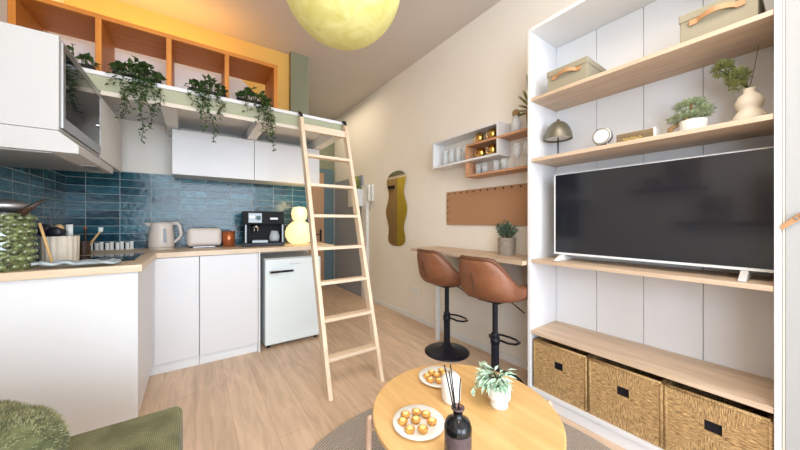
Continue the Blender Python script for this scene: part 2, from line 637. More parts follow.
# ================================================================ SETTING
XR, XL, YB, YF, YR, H = 2.21, -0.88, 3.55, 5.35, -4.0, 3.157
struct(obox('floor', 'floor', None, XL - 0.1, XR + 0.1, YR - 0.1, YF + 0.1, -0.05, 0.0, bev=0))
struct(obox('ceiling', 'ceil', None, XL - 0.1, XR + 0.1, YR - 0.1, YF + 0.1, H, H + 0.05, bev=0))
struct(obox('wall_right', 'wall', None, XR, XR + 0.1, YR, YF + 0.1, 0, H, bev=0))
b = B()
box(b, XL - 0.1, XL, YR, -2.6, 0, H)
box(b, XL - 0.1, XL, -0.7, YB, 0, H)
box(b, XL - 0.1, XL, -2.6, -0.7, 0, 0.7)
box(b, XL - 0.1, XL, -2.6, -0.7, 2.5, H)
struct(obj('wall_left', b, 'wall'))
b = B()
for y in (-2.6, -1.675, -0.75):
    box(b, XL - 0.08, XL - 0.03, y, y + 0.05, 0.7, 2.5)
for z in (0.7, 2.45):
    box(b, XL - 0.08, XL - 0.03, -2.6, -0.7, z, z + 0.05)
struct(obj('window_2', b, 'white'))
struct(obox('wall_back', 'wall', None, XL - 0.1, 1.13, YB, YB + 0.1, 0, H, bev=0))
struct(obox('wall_hall', 'wall', None, 1.03, 1.13, YB + 0.1, YF, 0, H, bev=0))
struct(obox('wall_far', 'olive', None, 1.03, XR, YF, YF + 0.1, 0, H, bev=0))
# rear wall with a large window opening behind the camera
b = B()
box(b, XL - 0.1, -0.5, YR - 0.1, YR, 0, H)
box(b, 2.0, XR + 0.1, YR - 0.1, YR, 0, H)
box(b, -0.5, 2.0, YR - 0.1, YR, 0, 0.1)
box(b, -0.5, 2.0, YR - 0.1, YR, 2.95, H)
struct(obj('wall_rear', b, 'wall'))
b = B()
for x in (-0.5, 0.72, 1.95):
    box(b, x, x + 0.05, YR - 0.08, YR - 0.03, 0.1, 2.95)
for z in (0.1, 2.9):
    box(b, -0.5, 2.0, YR - 0.08, YR - 0.03, z, z + 0.05)
struct(obj('window_1', b, 'white'))
# glazed tiles on the two kitchen walls
struct(obox('trim_1', 'tiles_back', None, 0.088, 2.097, -0.008, 0, 0, 0.69, bev=0)).location = (XL - 0.088, YB, 0.96)
struct(obox('trim_2', 'tiles_left', None, 0, 0.008, -1.45, 0, 0, 0.69, bev=0)).location = (XL, YB - 0.008, 0.96)
# ochre panel behind the loft bed, warm lamp glow put into its colour
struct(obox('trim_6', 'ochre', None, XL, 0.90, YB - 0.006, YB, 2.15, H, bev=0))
# olive partition up on the sleeping loft
struct(obox('wall_loft', 'olive', None, 0.90, 1.10, 3.46, YB, 2.15, H, bev=0))
struct(obox('baseboard_right', 'whitem', None, XR - 0.012, XR, 1.135, 3.98, 0, 0.06))
struct(obox('baseboard_far', 'whitem', None, 1.13, 1.22, YF - 0.012, YF, 0, 0.06))

# hall doors
d = struct(obox('door_1', 'copperdoor', None, 1.30, 1.985, YF - 0.04, YF, 0, 2.12))
h = B()
box(h, 1.90, 1.935, YF - 0.05, YF - 0.04, 0.84, 1.06)
tube(h, [(1.918, YF - 0.05, 0.97), (1.918, YF - 0.09, 0.97), (1.80, YF - 0.09, 0.97)], 0.009)
obj('door_handle', h, 'black', d)
b = B()
box(b, 1.985, 2.165, YF - 0.05, YF, 0, 2.2)
box(b, 1.24, 1.30, YF - 0.05, YF, 0, 2.2)
box(b, 1.30, 1.985, YF - 0.05, YF, 2.12, 2.2)
struct(obj('trim_3', b, 'teal'))
d = struct(obox('door_2', 'doorgrey', None, XR - 0.03, XR, 4.16, 5.30, 0, 1.95))
obj('door_edge', box(B(), XR - 0.034, XR - 0.004, 5.285, 5.315, 0, 1.95), 'whitem', d)
b = B()
box(b, XR - 0.04, XR, 4.0, 4.16, 0, 1.78)
struct(obj('trim_4', b, 'whitem'))
# hall's left wall, seen in the wavy mirror: wooden door, yellow door, dark upper band
d = struct(obox('door_3', 'oakdoor', None, 1.13, 1.16, 4.71, 5.30, 0, 2.06))
h = B()
box(h, 1.16, 1.17, 5.06, 5.095, 0.84, 1.04)
tube(h, [(1.17, 5.08, 0.95), (1.20, 5.08, 0.95), (1.20, 4.96, 0.95)], 0.009)
obj('door_handle', h, 'black', d)
obj('door_closer', box(B(), 1.16, 1.20, 4.78, 5.10, 1.87, 1.92), 'black', d)
struct(obox('door_4', 'yellowdoor', None, 1.13, 1.165, 3.86, 4.69, 0, 2.06))
struct(obox('trim_5', 'olive', None, 1.13, 1.14, 3.66, 5.34, 2.12, 3.15))

# ================================================================ KITCHEN
# left run of base cabinets
t = thing('base_cabinet', 'white kitchen base cabinet with a plain blank end panel beside the green sofa', 'cabinet', (XL, 2.21, 0))
obox('side_panel', 'white', t, 0.002, 0.615, 0, 0.018, 0, 0.918)
obox('carcass', 'white', t, 0.002, 0.58, 0.018, 0.738, 0.08, 0.918)
obox('corner_carcass', 'white', t, 0.002, 0.58, 0.7385, 1.33, 0.08, 0.918)
obox('door', 'white', t, 0.583, 0.612, 0.020, 0.738, 0.085, 0.914)
obox('plinth', 'silverp', t, 0.57, 0.585, 0.02, 0.765, 0.0, 0.08)
# back run
t = thing('base_cabinet', 'narrow white base cabinet in the corner under the kettle', 'cabinet', (-0.262, 2.95, 0))
obox('carcass', 'white', t, 0, 0.291, 0.02, 0.595, 0.08, 0.918)
obox('door', 'white', t, 0.002, 0.289, 0, 0.019, 0.085, 0.914)
obox('filler_strip', 'white', t, -0.014, 0.0, 0.0, 0.018, 0.085, 0.914, bev=0)
obox('plinth', 'silverp', t, -0.03, 0.291, 0.03, 0.045, 0, 0.08)
t = thing('base_cabinet', 'wider white base cabinet beside the fridge, under the toaster', 'cabinet', (0.031, 2.95, 0))
obox('carcass', 'white', t, 0, 0.445, 0.02, 0.595, 0.08, 0.918)
obox('door', 'white', t, 0.002, 0.443, 0, 0.019, 0.085, 0.914)
obox('plinth', 'silverp', t, 0, 0.445, 0.03, 0.045, 0, 0.08)
obox('end_panel', 'white', t, 0.447, 0.463, 0, 0.595, 0, 0.918)
# L-shaped worktop
b = B()
prism_z(b, [(XL + 0.001, 2.19), (-0.245, 2.19), (-0.245, 2.93), (1.20, 2.93), (1.20, YB - 0.009), (XL + 0.001, YB - 0.009)], 0.92, 0.96)
tag(obj('worktop', b, 'worktop', bev=0.002), 'pale oak L-shaped kitchen worktop running round the tiled corner', 'worktop')
# hob
t = thing('hob', 'black glass hob set in the left arm of the oak worktop', 'hob', (-0.57, 2.68, 0.96))
obox('glass_plate', 'blackgloss', t, -0.26, 0.26, -0.24, 0.24, 0, 0.006)
for x, y, r in ((-0.12, -0.12, 0.09), (-0.12, 0.12, 0.07), (0.12, -0.12, 0.07), (0.12, 0.12, 0.09)):
    obj('burner_ring', tube(B(), [(x + r * math.cos(a * PI / 16), y + r * math.sin(a * PI / 16), 0.0062) for a in range(32)], 0.0012, 4, close=True), 'greyink', t)

# fridge
t = thing('fridge', 'small white retro fridge with a chrome handle under the worktop', 'fridge', (0.535, 2.955, 0))
obox('body', 'fridge', t, 0, 0.535, 0.05, 0.56, 0.03, 0.85, bev=0.01)
fd = obox('door', 'fridge', t, 0.0, 0.535, 0, 0.047, 0.035, 0.845, bev=0.012, bseg=3)
b = B()
tube(b, [(0.045, -0.03, 0.728), (0.25, -0.03, 0.728)], 0.011, 10)
obj('handle', b, 'blackgloss', fd, smooth=True)
b = B()
box(b, 0.035, 0.09, -0.036, 0.0, 0.714, 0.744)
obj('handle_mount', b, 'chrome', fd, bev=0.004)
b = B()
box(b, 0.235, 0.255, -0.036, 0.0, 0.718, 0.740)
obj('handle_mount', b, 'chrome', fd, bev=0.004)
b = B()
pts = []
for k in range(60):
    a = k / 59
    pts.append((0.225 + 0.10 * a, -0.002, 0.790 + 0.006 * math.sin(a * 38) * (1.2 if a < 0.15 else 0.6)))
tube(b, pts, 0.0014, 4)
obj('script_logo', b, 'greyink', fd)
for x in (0.04, 0.495):
    for y in (0.06, 0.5):
        obj('foot', lathe(B(), [(0.018, 0), (0.018, 0.032)], 12, (x, y, 0)), 'black', t)

# wall cabinets with doors
t = thing('wall_cabinet', 'white wall cabinet above the kettle and toaster, left of the pair', 'cabinet', (-0.163, 3.2, 1.62), group=None)
obox('carcass', 'white', t, 0, 0.644, 0.02, 0.349, 0, 0.385)
obox('door', 'white', t, 0.001, 0.6425, 0, 0.019, -0.003, 0.388)
t = thing('wall_cabinet', 'white wall cabinet above the coffee machine, partly behind the ladder', 'cabinet', (0.483, 3.2, 1.62))
obox('carcass', 'white', t, 0, 0.66, 0.02, 0.349, 0, 0.385)
obox('door', 'white', t, 0.001, 0.659, 0, 0.019, -0.003, 0.388)
# microwave column
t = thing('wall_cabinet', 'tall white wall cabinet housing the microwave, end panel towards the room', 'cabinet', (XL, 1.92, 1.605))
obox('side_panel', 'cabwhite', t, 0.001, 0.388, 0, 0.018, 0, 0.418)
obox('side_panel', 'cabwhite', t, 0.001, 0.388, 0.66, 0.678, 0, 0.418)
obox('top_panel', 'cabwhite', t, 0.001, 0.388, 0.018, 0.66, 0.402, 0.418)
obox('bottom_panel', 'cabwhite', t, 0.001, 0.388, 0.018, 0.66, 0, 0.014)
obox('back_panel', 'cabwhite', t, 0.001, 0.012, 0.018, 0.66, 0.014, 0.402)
t = thing('microwave', 'built-in microwave with dark glass door and silver frame above the hood', 'microwave', (XL + 0.02, 1.942, 1.622))
obox('body', 'black', t, 0, 0.35, 0, 0.636, 0.0, 0.383)
b = B()
box(b, 0.351, 0.376, 0, 0.636, 0, 0.05)
box(b, 0.351, 0.376, 0, 0.636, 0.35, 0.383)
box(b, 0.351, 0.376, 0, 0.03, 0.05, 0.35)
box(b, 0.351, 0.376, 0.628, 0.636, 0.05, 0.35)
obj('door_frame', b, 'silver', t)
gd = obox('glass_door', 'blackgloss', t, 0.351, 0.3745, 0.0305, 0.6275, 0.0505, 0.3495)
b = B()
tube(b, [(0.3745, 0.585, 0.17), (0.382, 0.585, 0.17)], 0.010, 16)
obj('knob', b, 'chrome', gd)
t = thing('wall_cabinet', 'low white corner wall cabinet under the loft, beyond the microwave', 'cabinet', (XL, 2.602, 1.605))
obox('carcass', 'whitem', t, 0.001, 0.375, 0, 0.648, 0, 0.395)
obox('front_panel', 'whitem', t, 0.376, 0.391, 0, 0.648, 0, 0.395)
# hood
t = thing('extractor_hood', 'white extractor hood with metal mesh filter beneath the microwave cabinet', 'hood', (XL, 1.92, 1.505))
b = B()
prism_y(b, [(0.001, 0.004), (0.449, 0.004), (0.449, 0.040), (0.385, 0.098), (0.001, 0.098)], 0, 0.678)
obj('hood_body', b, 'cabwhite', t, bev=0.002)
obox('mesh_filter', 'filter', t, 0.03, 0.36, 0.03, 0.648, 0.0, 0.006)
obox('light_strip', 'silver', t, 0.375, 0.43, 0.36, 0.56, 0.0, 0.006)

# ================================================================ LOFT
t = thing('loft_bed_platform', 'sage green and white loft platform carrying the bed above the kitchen', 'loft', (XL, 2.60, 2.0))
LW = 1.165 - XL
obox('deck', 'white', t, 0.002, LW, 0.02, 0.948, 0.115, 0.15)
obox('trim_board', 'white', t, 0.002, LW, -0.008, 0.02, 0.125, 0.152)
obox('fascia', 'sage', t, 0.002, LW, 0, 0.02, 0.034, 0.125)
obox('lower_edge', 'creamedge', t, 0.391, LW, -0.003, 0.02, 0.006, 0.034)
for x in (0.68, 1.30, 1.965):
    obox('joist', 'whitem', t, x, x + 0.08, 0.02, 0.948, 0.014, 0.115)
# honey-coloured open shelf used as railing
t = thing('railing_shelf', 'honey-orange wooden open shelf unit standing as railing along the loft edge', 'shelf unit', (XL, 2.655, 2.153))
obox('top_board', 'orange', t, 0.002, 1.46, 0, 0.38, 0.36, 0.39)
obox('bottom_board', 'orange', t, 0.002, 1.46, 0.0, 0.38, 0.0, 0.016)
for x in (0.002, 0.355, 0.712, 1.07, 1.43):
    obox('upright', 'orangez', t, x, x + 0.03, 0.001, 0.379, 0.016, 0.36)
# bed
t = thing('loft_bed', 'bed with white duvet seen through the railing shelf on the loft', 'bed', (XL, 3.05, 2.152))
b = B()
prism_x(b, [(0, 0), (0.30, 0), (0.30, 0.20), (0.22, 0.25), (0.03, 0.25), (0, 0.22)], 0.03, 1.40)
obj('mattress', b, 'bedding', t, bev=0.02)
b = B()
nx, ny = 30, 8
vv = [[b.verts.new((0.02 + 1.40 * i / nx, 0.02 + 0.24 * j / ny,
                    0.10 + 0.41 * (1 - (i / nx) ** 7) ** 0.5 * min(1, 0.25 + 1.5 * j / ny) + 0.014 * math.sin(i * 0.9 + j) + 0.01 * math.sin(i * 0.37))) for j in range(ny + 1)] for i in range(nx + 1)]
for i in range(nx):
    for j in range(ny):
        b.faces.new((vv[i][j], vv[i + 1][j], vv[i + 1][j + 1], vv[i][j + 1]))
obj('duvet', b, 'bedding', t, smooth=True, solid=0.03, sub=1)
# warm lamp bar behind bed
t = thing('lamp_bar', 'warm orange glowing light bar behind the loft bed', 'lamp', (-0.7, 3.40, 2.56))
obox('housing', 'white', t, 0, 0.9, 0, 0.03, 0, 0.02)
obox('wall_bracket', 'white', t, 0.42, 0.48, 0.03, 0.149, 0, 0.015)
obj('light_tube', tube(B(), [(0.01, 0.015, 0.03), (0.89, 0.015, 0.03)], 0.009, 8), 'lampglow', t)


def ivy(label, x0, x1, strands, seed, clump=1.0, nlow=60):
    """trailing ivy along the loft edge; strands = (x, bottom z, lean)"""
    rnd = random.Random(seed)
    y0, z0 = 2.60, 2.152
    xc = (x0 + x1) / 2
    t = thing('trailing_ivy', label, 'plant', (xc, y0 + 0.03, z0), group=None)
    b = B()
    box(b, x0 - xc, x1 - xc, -0.012, 0.022, 0.0, 0.035)
    obj('planter', b, 'soil', t, bev=0.006)
    bs, bl = B(), B()
    for k in range(int(nlow * clump)):
        x = rnd.uniform(x0, x1) - xc
        z = rnd.uniform(0.03, 0.11)
        e = 1 - 1.5 * abs(x / (x1 - x0))
        z *= max(0.3, e)
        z += 0.02
        p = Vector((x, rnd.uniform(-0.03, 0.01), z))
        d = Vector((rnd.uniform(-1, 1), rnd.uniform(-1, -0.1), rnd.uniform(-0.4, 0.9)))
        tube(bs, [(p.x * 0.97, 0.0, 0.02), p], 0.0015, 4)
        leaf(bl, p, d, rnd.uniform(0.036, 0.055), rnd.uniform(0.026, 0.038))
    for (sx, zb, lean) in strands:
        L = z0 - zb
        n = max(5, int(L / 0.017))
        pts = [(sx - xc, 0.0, 0.03), (sx - xc, -0.055, 0.045)]
        for k in range(1, n + 1):
            f = k / n
            pts.append((sx - xc + lean * f + 0.010 * math.sin(f * 9 + sx * 20), -0.062 - 0.012 * f, 0.035 - (L + 0.035) * f))
        tube(bs, pts, 0.0017, 4)
        for p in pts[1:]:
            for q in range(2):
                f = 1 - 0.35 * (pts.index(p) / len(pts))
                a = rnd.uniform(0, 2 * PI)
                d = Vector((math.cos(a), -abs(math.sin(a)) * 0.6, rnd.uniform(-0.9, 0.15)))
                pp = Vector(p) + Vector((rnd.uniform(-.014, .014), rnd.uniform(-.01, 0.0), rnd.uniform(-.01, .01)))
                leaf(bl, pp, d, rnd.uniform(0.034, 0.050) * f, rnd.uniform(0.025, 0.036) * f)
    obj('stems', bs, 'stem', t)
    obj('leaves', bl, 'leaf', t)


ivy('short ivy clump on the loft edge just right of the microwave', -0.70, -0.52, [], 1, 0.9, 50)
ivy('long trailing ivy on the loft edge, widest, hanging over the corner gap', -0.44, -0.19,
    [(-0.41, 2.07, -0.03), (-0.385, 2.03, 0.0), (-0.33, 1.90, -0.06), (-0.30, 1.86, -0.09), (-0.29, 1.745, 0.0), (-0.27, 1.82, 0.03), (-0.24, 1.93, 0.02), (-0.21, 1.97, 0.02), (-0.31, 1.97, 0.0)], 2, 1.2, 90)
ivy('trailing ivy hanging in front of the left wall cabinet', -0.04, 0.20,
    [(-0.02, 2.04, 0.0), (0.02, 1.95, 0.01), (0.05, 1.86, 0.01), (0.07, 1.79, 0.05), (0.13, 2.0, 0.03), (0.16, 1.97, 0.0)], 3, 1.0, 75)
ivy('trailing ivy hanging over the joint of the two wall cabinets, nearest the ladder', 0.27, 0.50,
    [(0.33, 2.06, 0.0), (0.40, 2.0, 0.02), (0.45, 1.93, 0.0), (0.47, 1.87, 0.02), (0.48, 1.79, 0.06), (0.49, 1.95, 0.03)], 4, 1.0, 75)

# ladder
t = thing('loft_ladder', 'pale pine ladder leaning against the loft edge', 'ladder', (0.95, 1.90, 0))
SL = 0.311
for sx in (-0.2185, 0.1885):
    b = B()
    x0, x1 = sx, sx + 0.03
    y = lambda z: SL * z
    zt = 2.10
    hexa(b, [(x0, -0.035, 0), (x1, -0.035, 0), (x1, 0.035, 0.0), (x0, 0.035, 0.0)],
         [(x0, y(zt) - 0.035, zt), (x1, y(zt) - 0.035, zt), (x1, y(zt) + 0.03, zt), (x0, y(zt) + 0.03, zt)])
    r = obj('rail', b, 'pine_z', t, bev=0.003)
    b = B()
    tube(b, [(sx + 0.015, y(zt) - 0.02, zt + 0.004), (sx + 0.015, y(zt) - 0.01, zt + 0.03), (sx + 0.015, y(zt) + 0.015, zt + 0.045), (sx + 0.015, y(zt) + 0.04, zt + 0.055), (sx + 0.015, y(zt) + 0.04, 2.157)][:4] , 0.014, 8)
    obj('hook', b, 'black', t, smooth=True)
for k in range(8):
    z = 0.235 + 0.2535 * k
    yc = SL * z
    if k == 7:
        box_ = (z - 0.028, z + 0.028, yc - 0.026, yc - 0.004)
    else:
        box_ = (z - 0.012, z + 0.012, yc - 0.036, yc + 0.034)
    obox('rung', 'pine_x', t, -0.189, 0.189, box_[2], box_[3], box_[0], box_[1], bev=0.003)

# ================================================================ WORKTOP ITEMS
WZ = 0.9602
# kettle
t = thing('kettle', 'beige electric kettle with a handle on the right, on the worktop', 'kettle', (-0.245, 3.38, WZ))
b = B()
lathe(b, [(0.0, 0.012), (0.092, 0.012), (0.096, 0.03), (0.092, 0.12), (0.082, 0.215), (0.076, 0.235), (0.0, 0.24)], 32)
obj('body', b, 'greige', t, smooth=True)
obj('base', lathe(B(), [(0.092, 0), (0.092, 0.011)], 32), 'greige', t)
b = B()
hexa(b, [(-0.07, -0.02, 0.19), (-0.07, 0.02, 0.19), (-0.07, 0.026, 0.232), (-0.07, -0.026, 0.232)],
     [(-0.115, -0.006, 0.222), (-0.115, 0.006, 0.222), (-0.115, 0.008, 0.236), (-0.115, -0.008, 0.236)])
obj('spout', b, 'greige', t, bev=0.003)
b = B()
tube(b, [(0.06, -0.02, 0.225), (0.115, -0.03, 0.228), (0.13, -0.033, 0.205), (0.142, -0.036, 0.13), (0.128, -0.035, 0.095), (0.095, -0.025, 0.06), (0.08, -0.02, 0.055)], [0.016, 0.016, 0.015, 0.013, 0.012, 0.011, 0.01], 10)
obj('handle', b, 'greige', t, smooth=True)
b = B()
hexa(b, [(0.018, -0.097, 0.06), (0.040, -0.090, 0.06), (0.034, -0.078, 0.18), (0.015, -0.084, 0.18)],
     [(0.020, -0.100, 0.06), (0.043, -0.093, 0.06), (0.037, -0.081, 0.18), (0.017, -0.088, 0.18)])
obj('water_window', b, 'doorgrey', t)
# toaster
t = thing('toaster', 'beige rounded toaster with a pull-out crumb tray', 'toaster', (0.075, 3.37, WZ))
b = B()
box(b, -0.137, 0.137, -0.085, 0.085, 0.012, 0.185)
obj('body', b, 'greige', t, smooth=False, bev=0.035, bseg=5)
obox('slots', 'black', t, -0.11, 0.11, -0.035, 0.035, 0.182, 0.1865)
obox('crumb_tray', 'silver', t, -0.09, 0.08, -0.09, 0.03, 0.004, 0.012)
for x in (-0.1, 0.1):
    for y in (-0.05, 0.05):
        obj('foot', lathe(B(), [(0.012, 0), (0.012, 0.014)], 10, (x, y, 0)), 'black', t)
# copper mug
t = thing('copper_mug', 'copper-red tumbler beside the toaster', 'cup', (0.272, 3.32, WZ))
b = B()
lathe(b, [(0, 0), (0.052, 0), (0.056, 0.15), (0.052, 0.15), (0.048, 0.01), (0, 0.01)], 28)
obj('cup_body', b, 'copper', t, smooth=True)
for z in (0.03, 0.12):
    obj('ridge', tube(B(), [(0.0545 * math.cos(a * PI / 14), 0.0545 * math.sin(a * PI / 14), z) for a in range(28)], 0.002, 5, close=True), 'copper', t, smooth=True)
# coffee machine
t = thing('coffee_machine', 'black espresso machine with chrome panel and glass jug', 'coffee machine', (0.585, 3.30, WZ), -0.18)
obox('body', 'matblack', t, -0.19, 0.19, -0.02, 0.14, 0.0, 0.345, bev=0.008)
obox('top_head', 'matblack', t, -0.19, 0.19, -0.15, -0.021, 0.215, 0.345, bev=0.008)
obox('base_tray', 'black', t, -0.19, 0.19, -0.17, -0.021, 0.0, 0.035, bev=0.004)
obox('drip_tray', 'dimsilver', t, -0.10, 0.04, -0.185, -0.03, 0.036, 0.062, bev=0.003)
cpn = obox('control_panel', 'dimsilver', t, -0.135, -0.015, -0.155, -0.15, 0.232, 0.328, bev=0.003)
b = B()
tube(b, [(-0.045, -0.155, 0.28), (-0.045, -0.175, 0.28)], 0.022, 16)
obj('dial', b, 'teal', cpn)
b = B()
for x in (-0.115, -0.09):
    tube(b, [(x, -0.155, 0.29), (x, -0.163, 0.29)], 0.008, 10)
obj('buttons', b, 'chrome', cpn)
obox('badge', 'silverp', t, 0.06, 0.13, -0.153, -0.15, 0.265, 0.283, bev=0)
b = B()
lathe(b, [(0.03, 0.17), (0.035, 0.175), (0.035, 0.214)], 18, (-0.07, -0.09, 0))
tube(b, [(-0.085, -0.09, 0.17), (-0.087, -0.09, 0.145)], 0.006, 8)
tube(b, [(-0.055, -0.09, 0.17), (-0.053, -0.09, 0.145)], 0.006, 8)
obj('group_head', b, 'chrome', t, smooth=True)
obj('portafilter_handle', tube(B(), [(-0.07, -0.12, 0.185), (-0.07, -0.20, 0.175)], 0.011, 10), 'black', t, smooth=True)
b = B()
lathe(b, [(0, 0.045), (0.045, 0.045), (0.052, 0.09), (0.036, 0.15), (0.033, 0.15), (0.049, 0.09), (0.042, 0.049), (0, 0.049)], 20, (0.10, -0.10, 0))
jg = obj('glass_jug', b, 'glass', t, smooth=True)
obj('jug_handle', tube(B(), [(0.137, -0.115, 0.145), (0.17, -0.13, 0.14), (0.17, -0.13, 0.08), (0.15, -0.12, 0.07)], 0.007, 8), 'black', jg, smooth=True)
obox('chrome_post', 'dimsilver', t, -0.165, -0.15, -0.15, -0.02, 0.036, 0.214, bev=0.002)
obox('chrome_post', 'dimsilver', t, 0.168, 0.182, -0.15, -0.02, 0.036, 0.214, bev=0.002)
# two-ball glowing lamp
t = thing('table_lamp', 'glowing yellow-white table lamp of two stacked balls', 'lamp', (0.958, 3.33, WZ))
b = B()
lathe(b, [(0.0, 0.0), (0.08, 0.0), (0.12, 0.025), (0.148, 0.08), (0.15, 0.13), (0.135, 0.18), (0.10, 0.22), (0.07, 0.243), (0.0, 0.25)], 36)
obj('lower_shade', b, 'lampglow', t, smooth=True)
b = B()
lathe(b, [(0.0, 0.243), (0.055, 0.25), (0.078, 0.28), (0.086, 0.33), (0.08, 0.375), (0.06, 0.405), (0.0, 0.412)], 32)
obj('upper_shade', b, 'lampglow', t, smooth=True)
light('lamp_bulb', 'POINT', (0.945, 3.12, WZ + 0.42), 2.6, (1.0, 0.72, 0.30), 0.08)

# row of small white pots along the back of the worktop
for k in range(5):
    for j in range(2):
        px = -0.745 + 0.064 * k + 0.028 * j
        t = thing('spice_pot', 'small white pot in the row against the blue tiles', 'pot', (px, 3.50, WZ), group='small white pots along the tiled wall')
        h_ = 0.052 if j == 0 else 0.060
        obj('pot_body', lathe(B(), [(0, 0), (0.0125, 0), (0.0125, h_), (0, h_)], 14), 'ceramic', t, smooth=False)
        obj('pot_lid', lathe(B(), [(0.0145, h_), (0.0145, h_ + 0.008), (0.0, h_ + 0.010)], 14), 'ceramic', t)

# green hobnail jar with ladle
GX, GY = -0.775, 2.315
t = thing('hobnail_jar', 'green bubbled glass jar at the worktop end holding the ladle', 'jar', (GX, GY, WZ))
b = B()
lathe(b, [(0, 0), (0.085, 0), (0.090, 0.02), (0.090, 0.275), (0.084, 0.285), (0.080, 0.275), (0.080, 0.01), (0, 0.01)], 40)
for r in range(8):
    for k in range(14):
        a = 2 * PI * (k + 0.5 * (r % 2)) / 14
        ball(b, (0.086 * math.cos(a), 0.086 * math.sin(a), 0.022 + 0.034 * r), 0.0205, 1, 1, 0.8, 10, 8)
obj('jar_body', b, 'bubble', t, smooth=True)


def stick(name, label, cat, p0, p1, r, mat, head=None, hmat=None, hname='head'):
    t = thing(name, label, cat, p0)
    d = Vector(p1) - Vector(p0)
    obj('handle', tube(B(), [(0, 0, 0), d], r, 8), mat, t, smooth=True)
    if head:
        bb = B()
        head(bb, d)
        obj(hname, bb, hmat or mat, t, smooth=True)
    return t


stick('metal_ladle', 'large shiny metal ladle lying across the top of the green jar', 'ladle', (GX + 0.02, GY - 0.01, WZ + 0.02), (GX - 0.01, GY + 0.01, WZ + 0.30), 0.004, 'chrome',
      lambda bb, d: ball(bb, (d.x + 0.0, d.y - 0.01, d.z + 0.02), 0.085, 1.15, 0.9, 0.42, 24, 12), 'silver', 'bowl')


def sp_head(bb, d):
    hexa(bb, [(d.x - 0.02, d.y - 0.02, d.z - 0.015), (d.x + 0.025, d.y - 0.03, d.z - 0.035), (d.x + 0.025, d.y - 0.022, d.z - 0.035), (d.x - 0.02, d.y - 0.01, d.z - 0.01)],
         [(d.x + 0.045, d.y + 0.0, d.z + 0.035), (d.x + 0.10, d.y + 0.01, d.z + 0.075), (d.x + 0.10, d.y + 0.015, d.z + 0.079), (d.x + 0.045, d.y + 0.01, d.z + 0.045)])


stick('wooden_spatula', 'dark brown wooden spatula sticking out of the green jar', 'spatula', (GX, GY - 0.02, WZ + 0.03), (GX + 0.045, GY - 0.035, WZ + 0.285), 0.006, 'darkwood', sp_head)
stick('wooden_stick', 'thin pale wooden stick leaning against the green jar', 'stick', (GX + 0.165, GY - 0.005, WZ), (GX + 0.116, GY - 0.005, WZ + 0.235), 0.006, 'lightwood')

# ribbed beige utensil pot
UX, UY = -0.655, 2.58
t = thing('utensil_pot', 'beige ribbed ceramic pot full of cooking utensils', 'pot', (UX, UY, WZ + 0.0065))
b = B()
lathe(b, [(0, 0), (0.075, 0), (0.078, 0.15), (0.072, 0.15), (0.070, 0.01), (0, 0.01)], 72, rib=0.022, ribn=18)
obj('pot_body', b, 'potbeige', t)
UZ = WZ + 0.02
stick('kitchen_spatula', 'black spatula leaning left out of the ribbed pot', 'spatula', (UX, UY, UZ), (UX - 0.06, UY - 0.01, UZ + 0.18), 0.005, 'black',
      lambda bb, d: ball(bb, (d.x, d.y, d.z - 0.01), 0.03, 1, 0.35, 1.3, 12, 8))
stick('kitchen_spatula', 'black turner in the middle of the ribbed pot', 'spatula', (UX + 0.01, UY - 0.02, UZ), (UX - 0.015, UY - 0.03, UZ + 0.17), 0.005, 'black',
      lambda bb, d: ball(bb, (d.x, d.y, d.z - 0.01), 0.032, 1.1, 0.3, 1, 12, 8))
stick('wooden_spoon', 'wooden spoon head showing above the ribbed pot', 'spoon', (UX, UY + 0.01, UZ), (UX - 0.01, UY + 0.02, UZ + 0.18), 0.005, 'lightwood',
      lambda bb, d: ball(bb, (d.x, d.y, d.z), 0.022, 1, 0.5, 1.2, 12, 8))
stick('whisk', 'metal-handled utensil with the tallest thin rod in the ribbed pot', 'whisk', (UX + 0.03, UY, UZ), (UX - 0.045, UY - 0.01, UZ + 0.24), 0.003, 'silver')
stick('white_scraper', 'white scraper standing at the right of the ribbed pot', 'scraper', (UX + 0.02, UY + 0.02, UZ), (UX + 0.03, UY + 0.03, UZ + 0.15), 0.004, 'cordw',
      lambda bb, d: box(bb, d.x - 0.014, d.x + 0.014, d.y - 0.003, d.y + 0.003, d.z - 0.02, d.z + 0.055))
stick('scissors', 'black-handled scissors in the ribbed pot', 'scissors', (UX + 0.03, UY - 0.02, UZ), (UX + 0.01, UY - 0.02, UZ + 0.16), 0.004, 'silver',
      lambda bb, d: tube(bb, [(d.x + 0.018 * math.cos(a * PI / 6), d.y, d.z + 0.018 * math.sin(a * PI / 6)) for a in range(12)], 0.004, 6, close=True), 'black', 'finger_ring')
# dark jar with brushes behind
t = thing('brush_jar', 'dark jar of dish brushes behind the ribbed pot', 'jar', (-0.665, 3.08, WZ))
obj('jar_body', lathe(B(), [(0, 0), (0.035, 0), (0.035, 0.10), (0.03, 0.10), (0.03, 0.01), (0, 0.01)], 20), 'darkwood', t, smooth=False)
stick('dish_brush', 'brown dish brush with a white tip leaning right in the dark jar', 'brush', (-0.67, 3.08, WZ + 0.015), (-0.575, 3.06, WZ + 0.175), 0.007, 'lightwood',
      lambda bb, d: lathe(bb, [(0.012, -0.01), (0.015, 0.025)], 12, tuple(d)), 'ceramic')
stick('dish_brush', 'red-tipped dish brush upright in the dark jar', 'brush', (-0.66, 3.085, WZ + 0.015), (-0.655, 3.06, WZ + 0.195), 0.006, 'darkwood',
      lambda bb, d: ball(bb, tuple(d), 0.010, 1, 1, 1, 10, 6), 'copper')
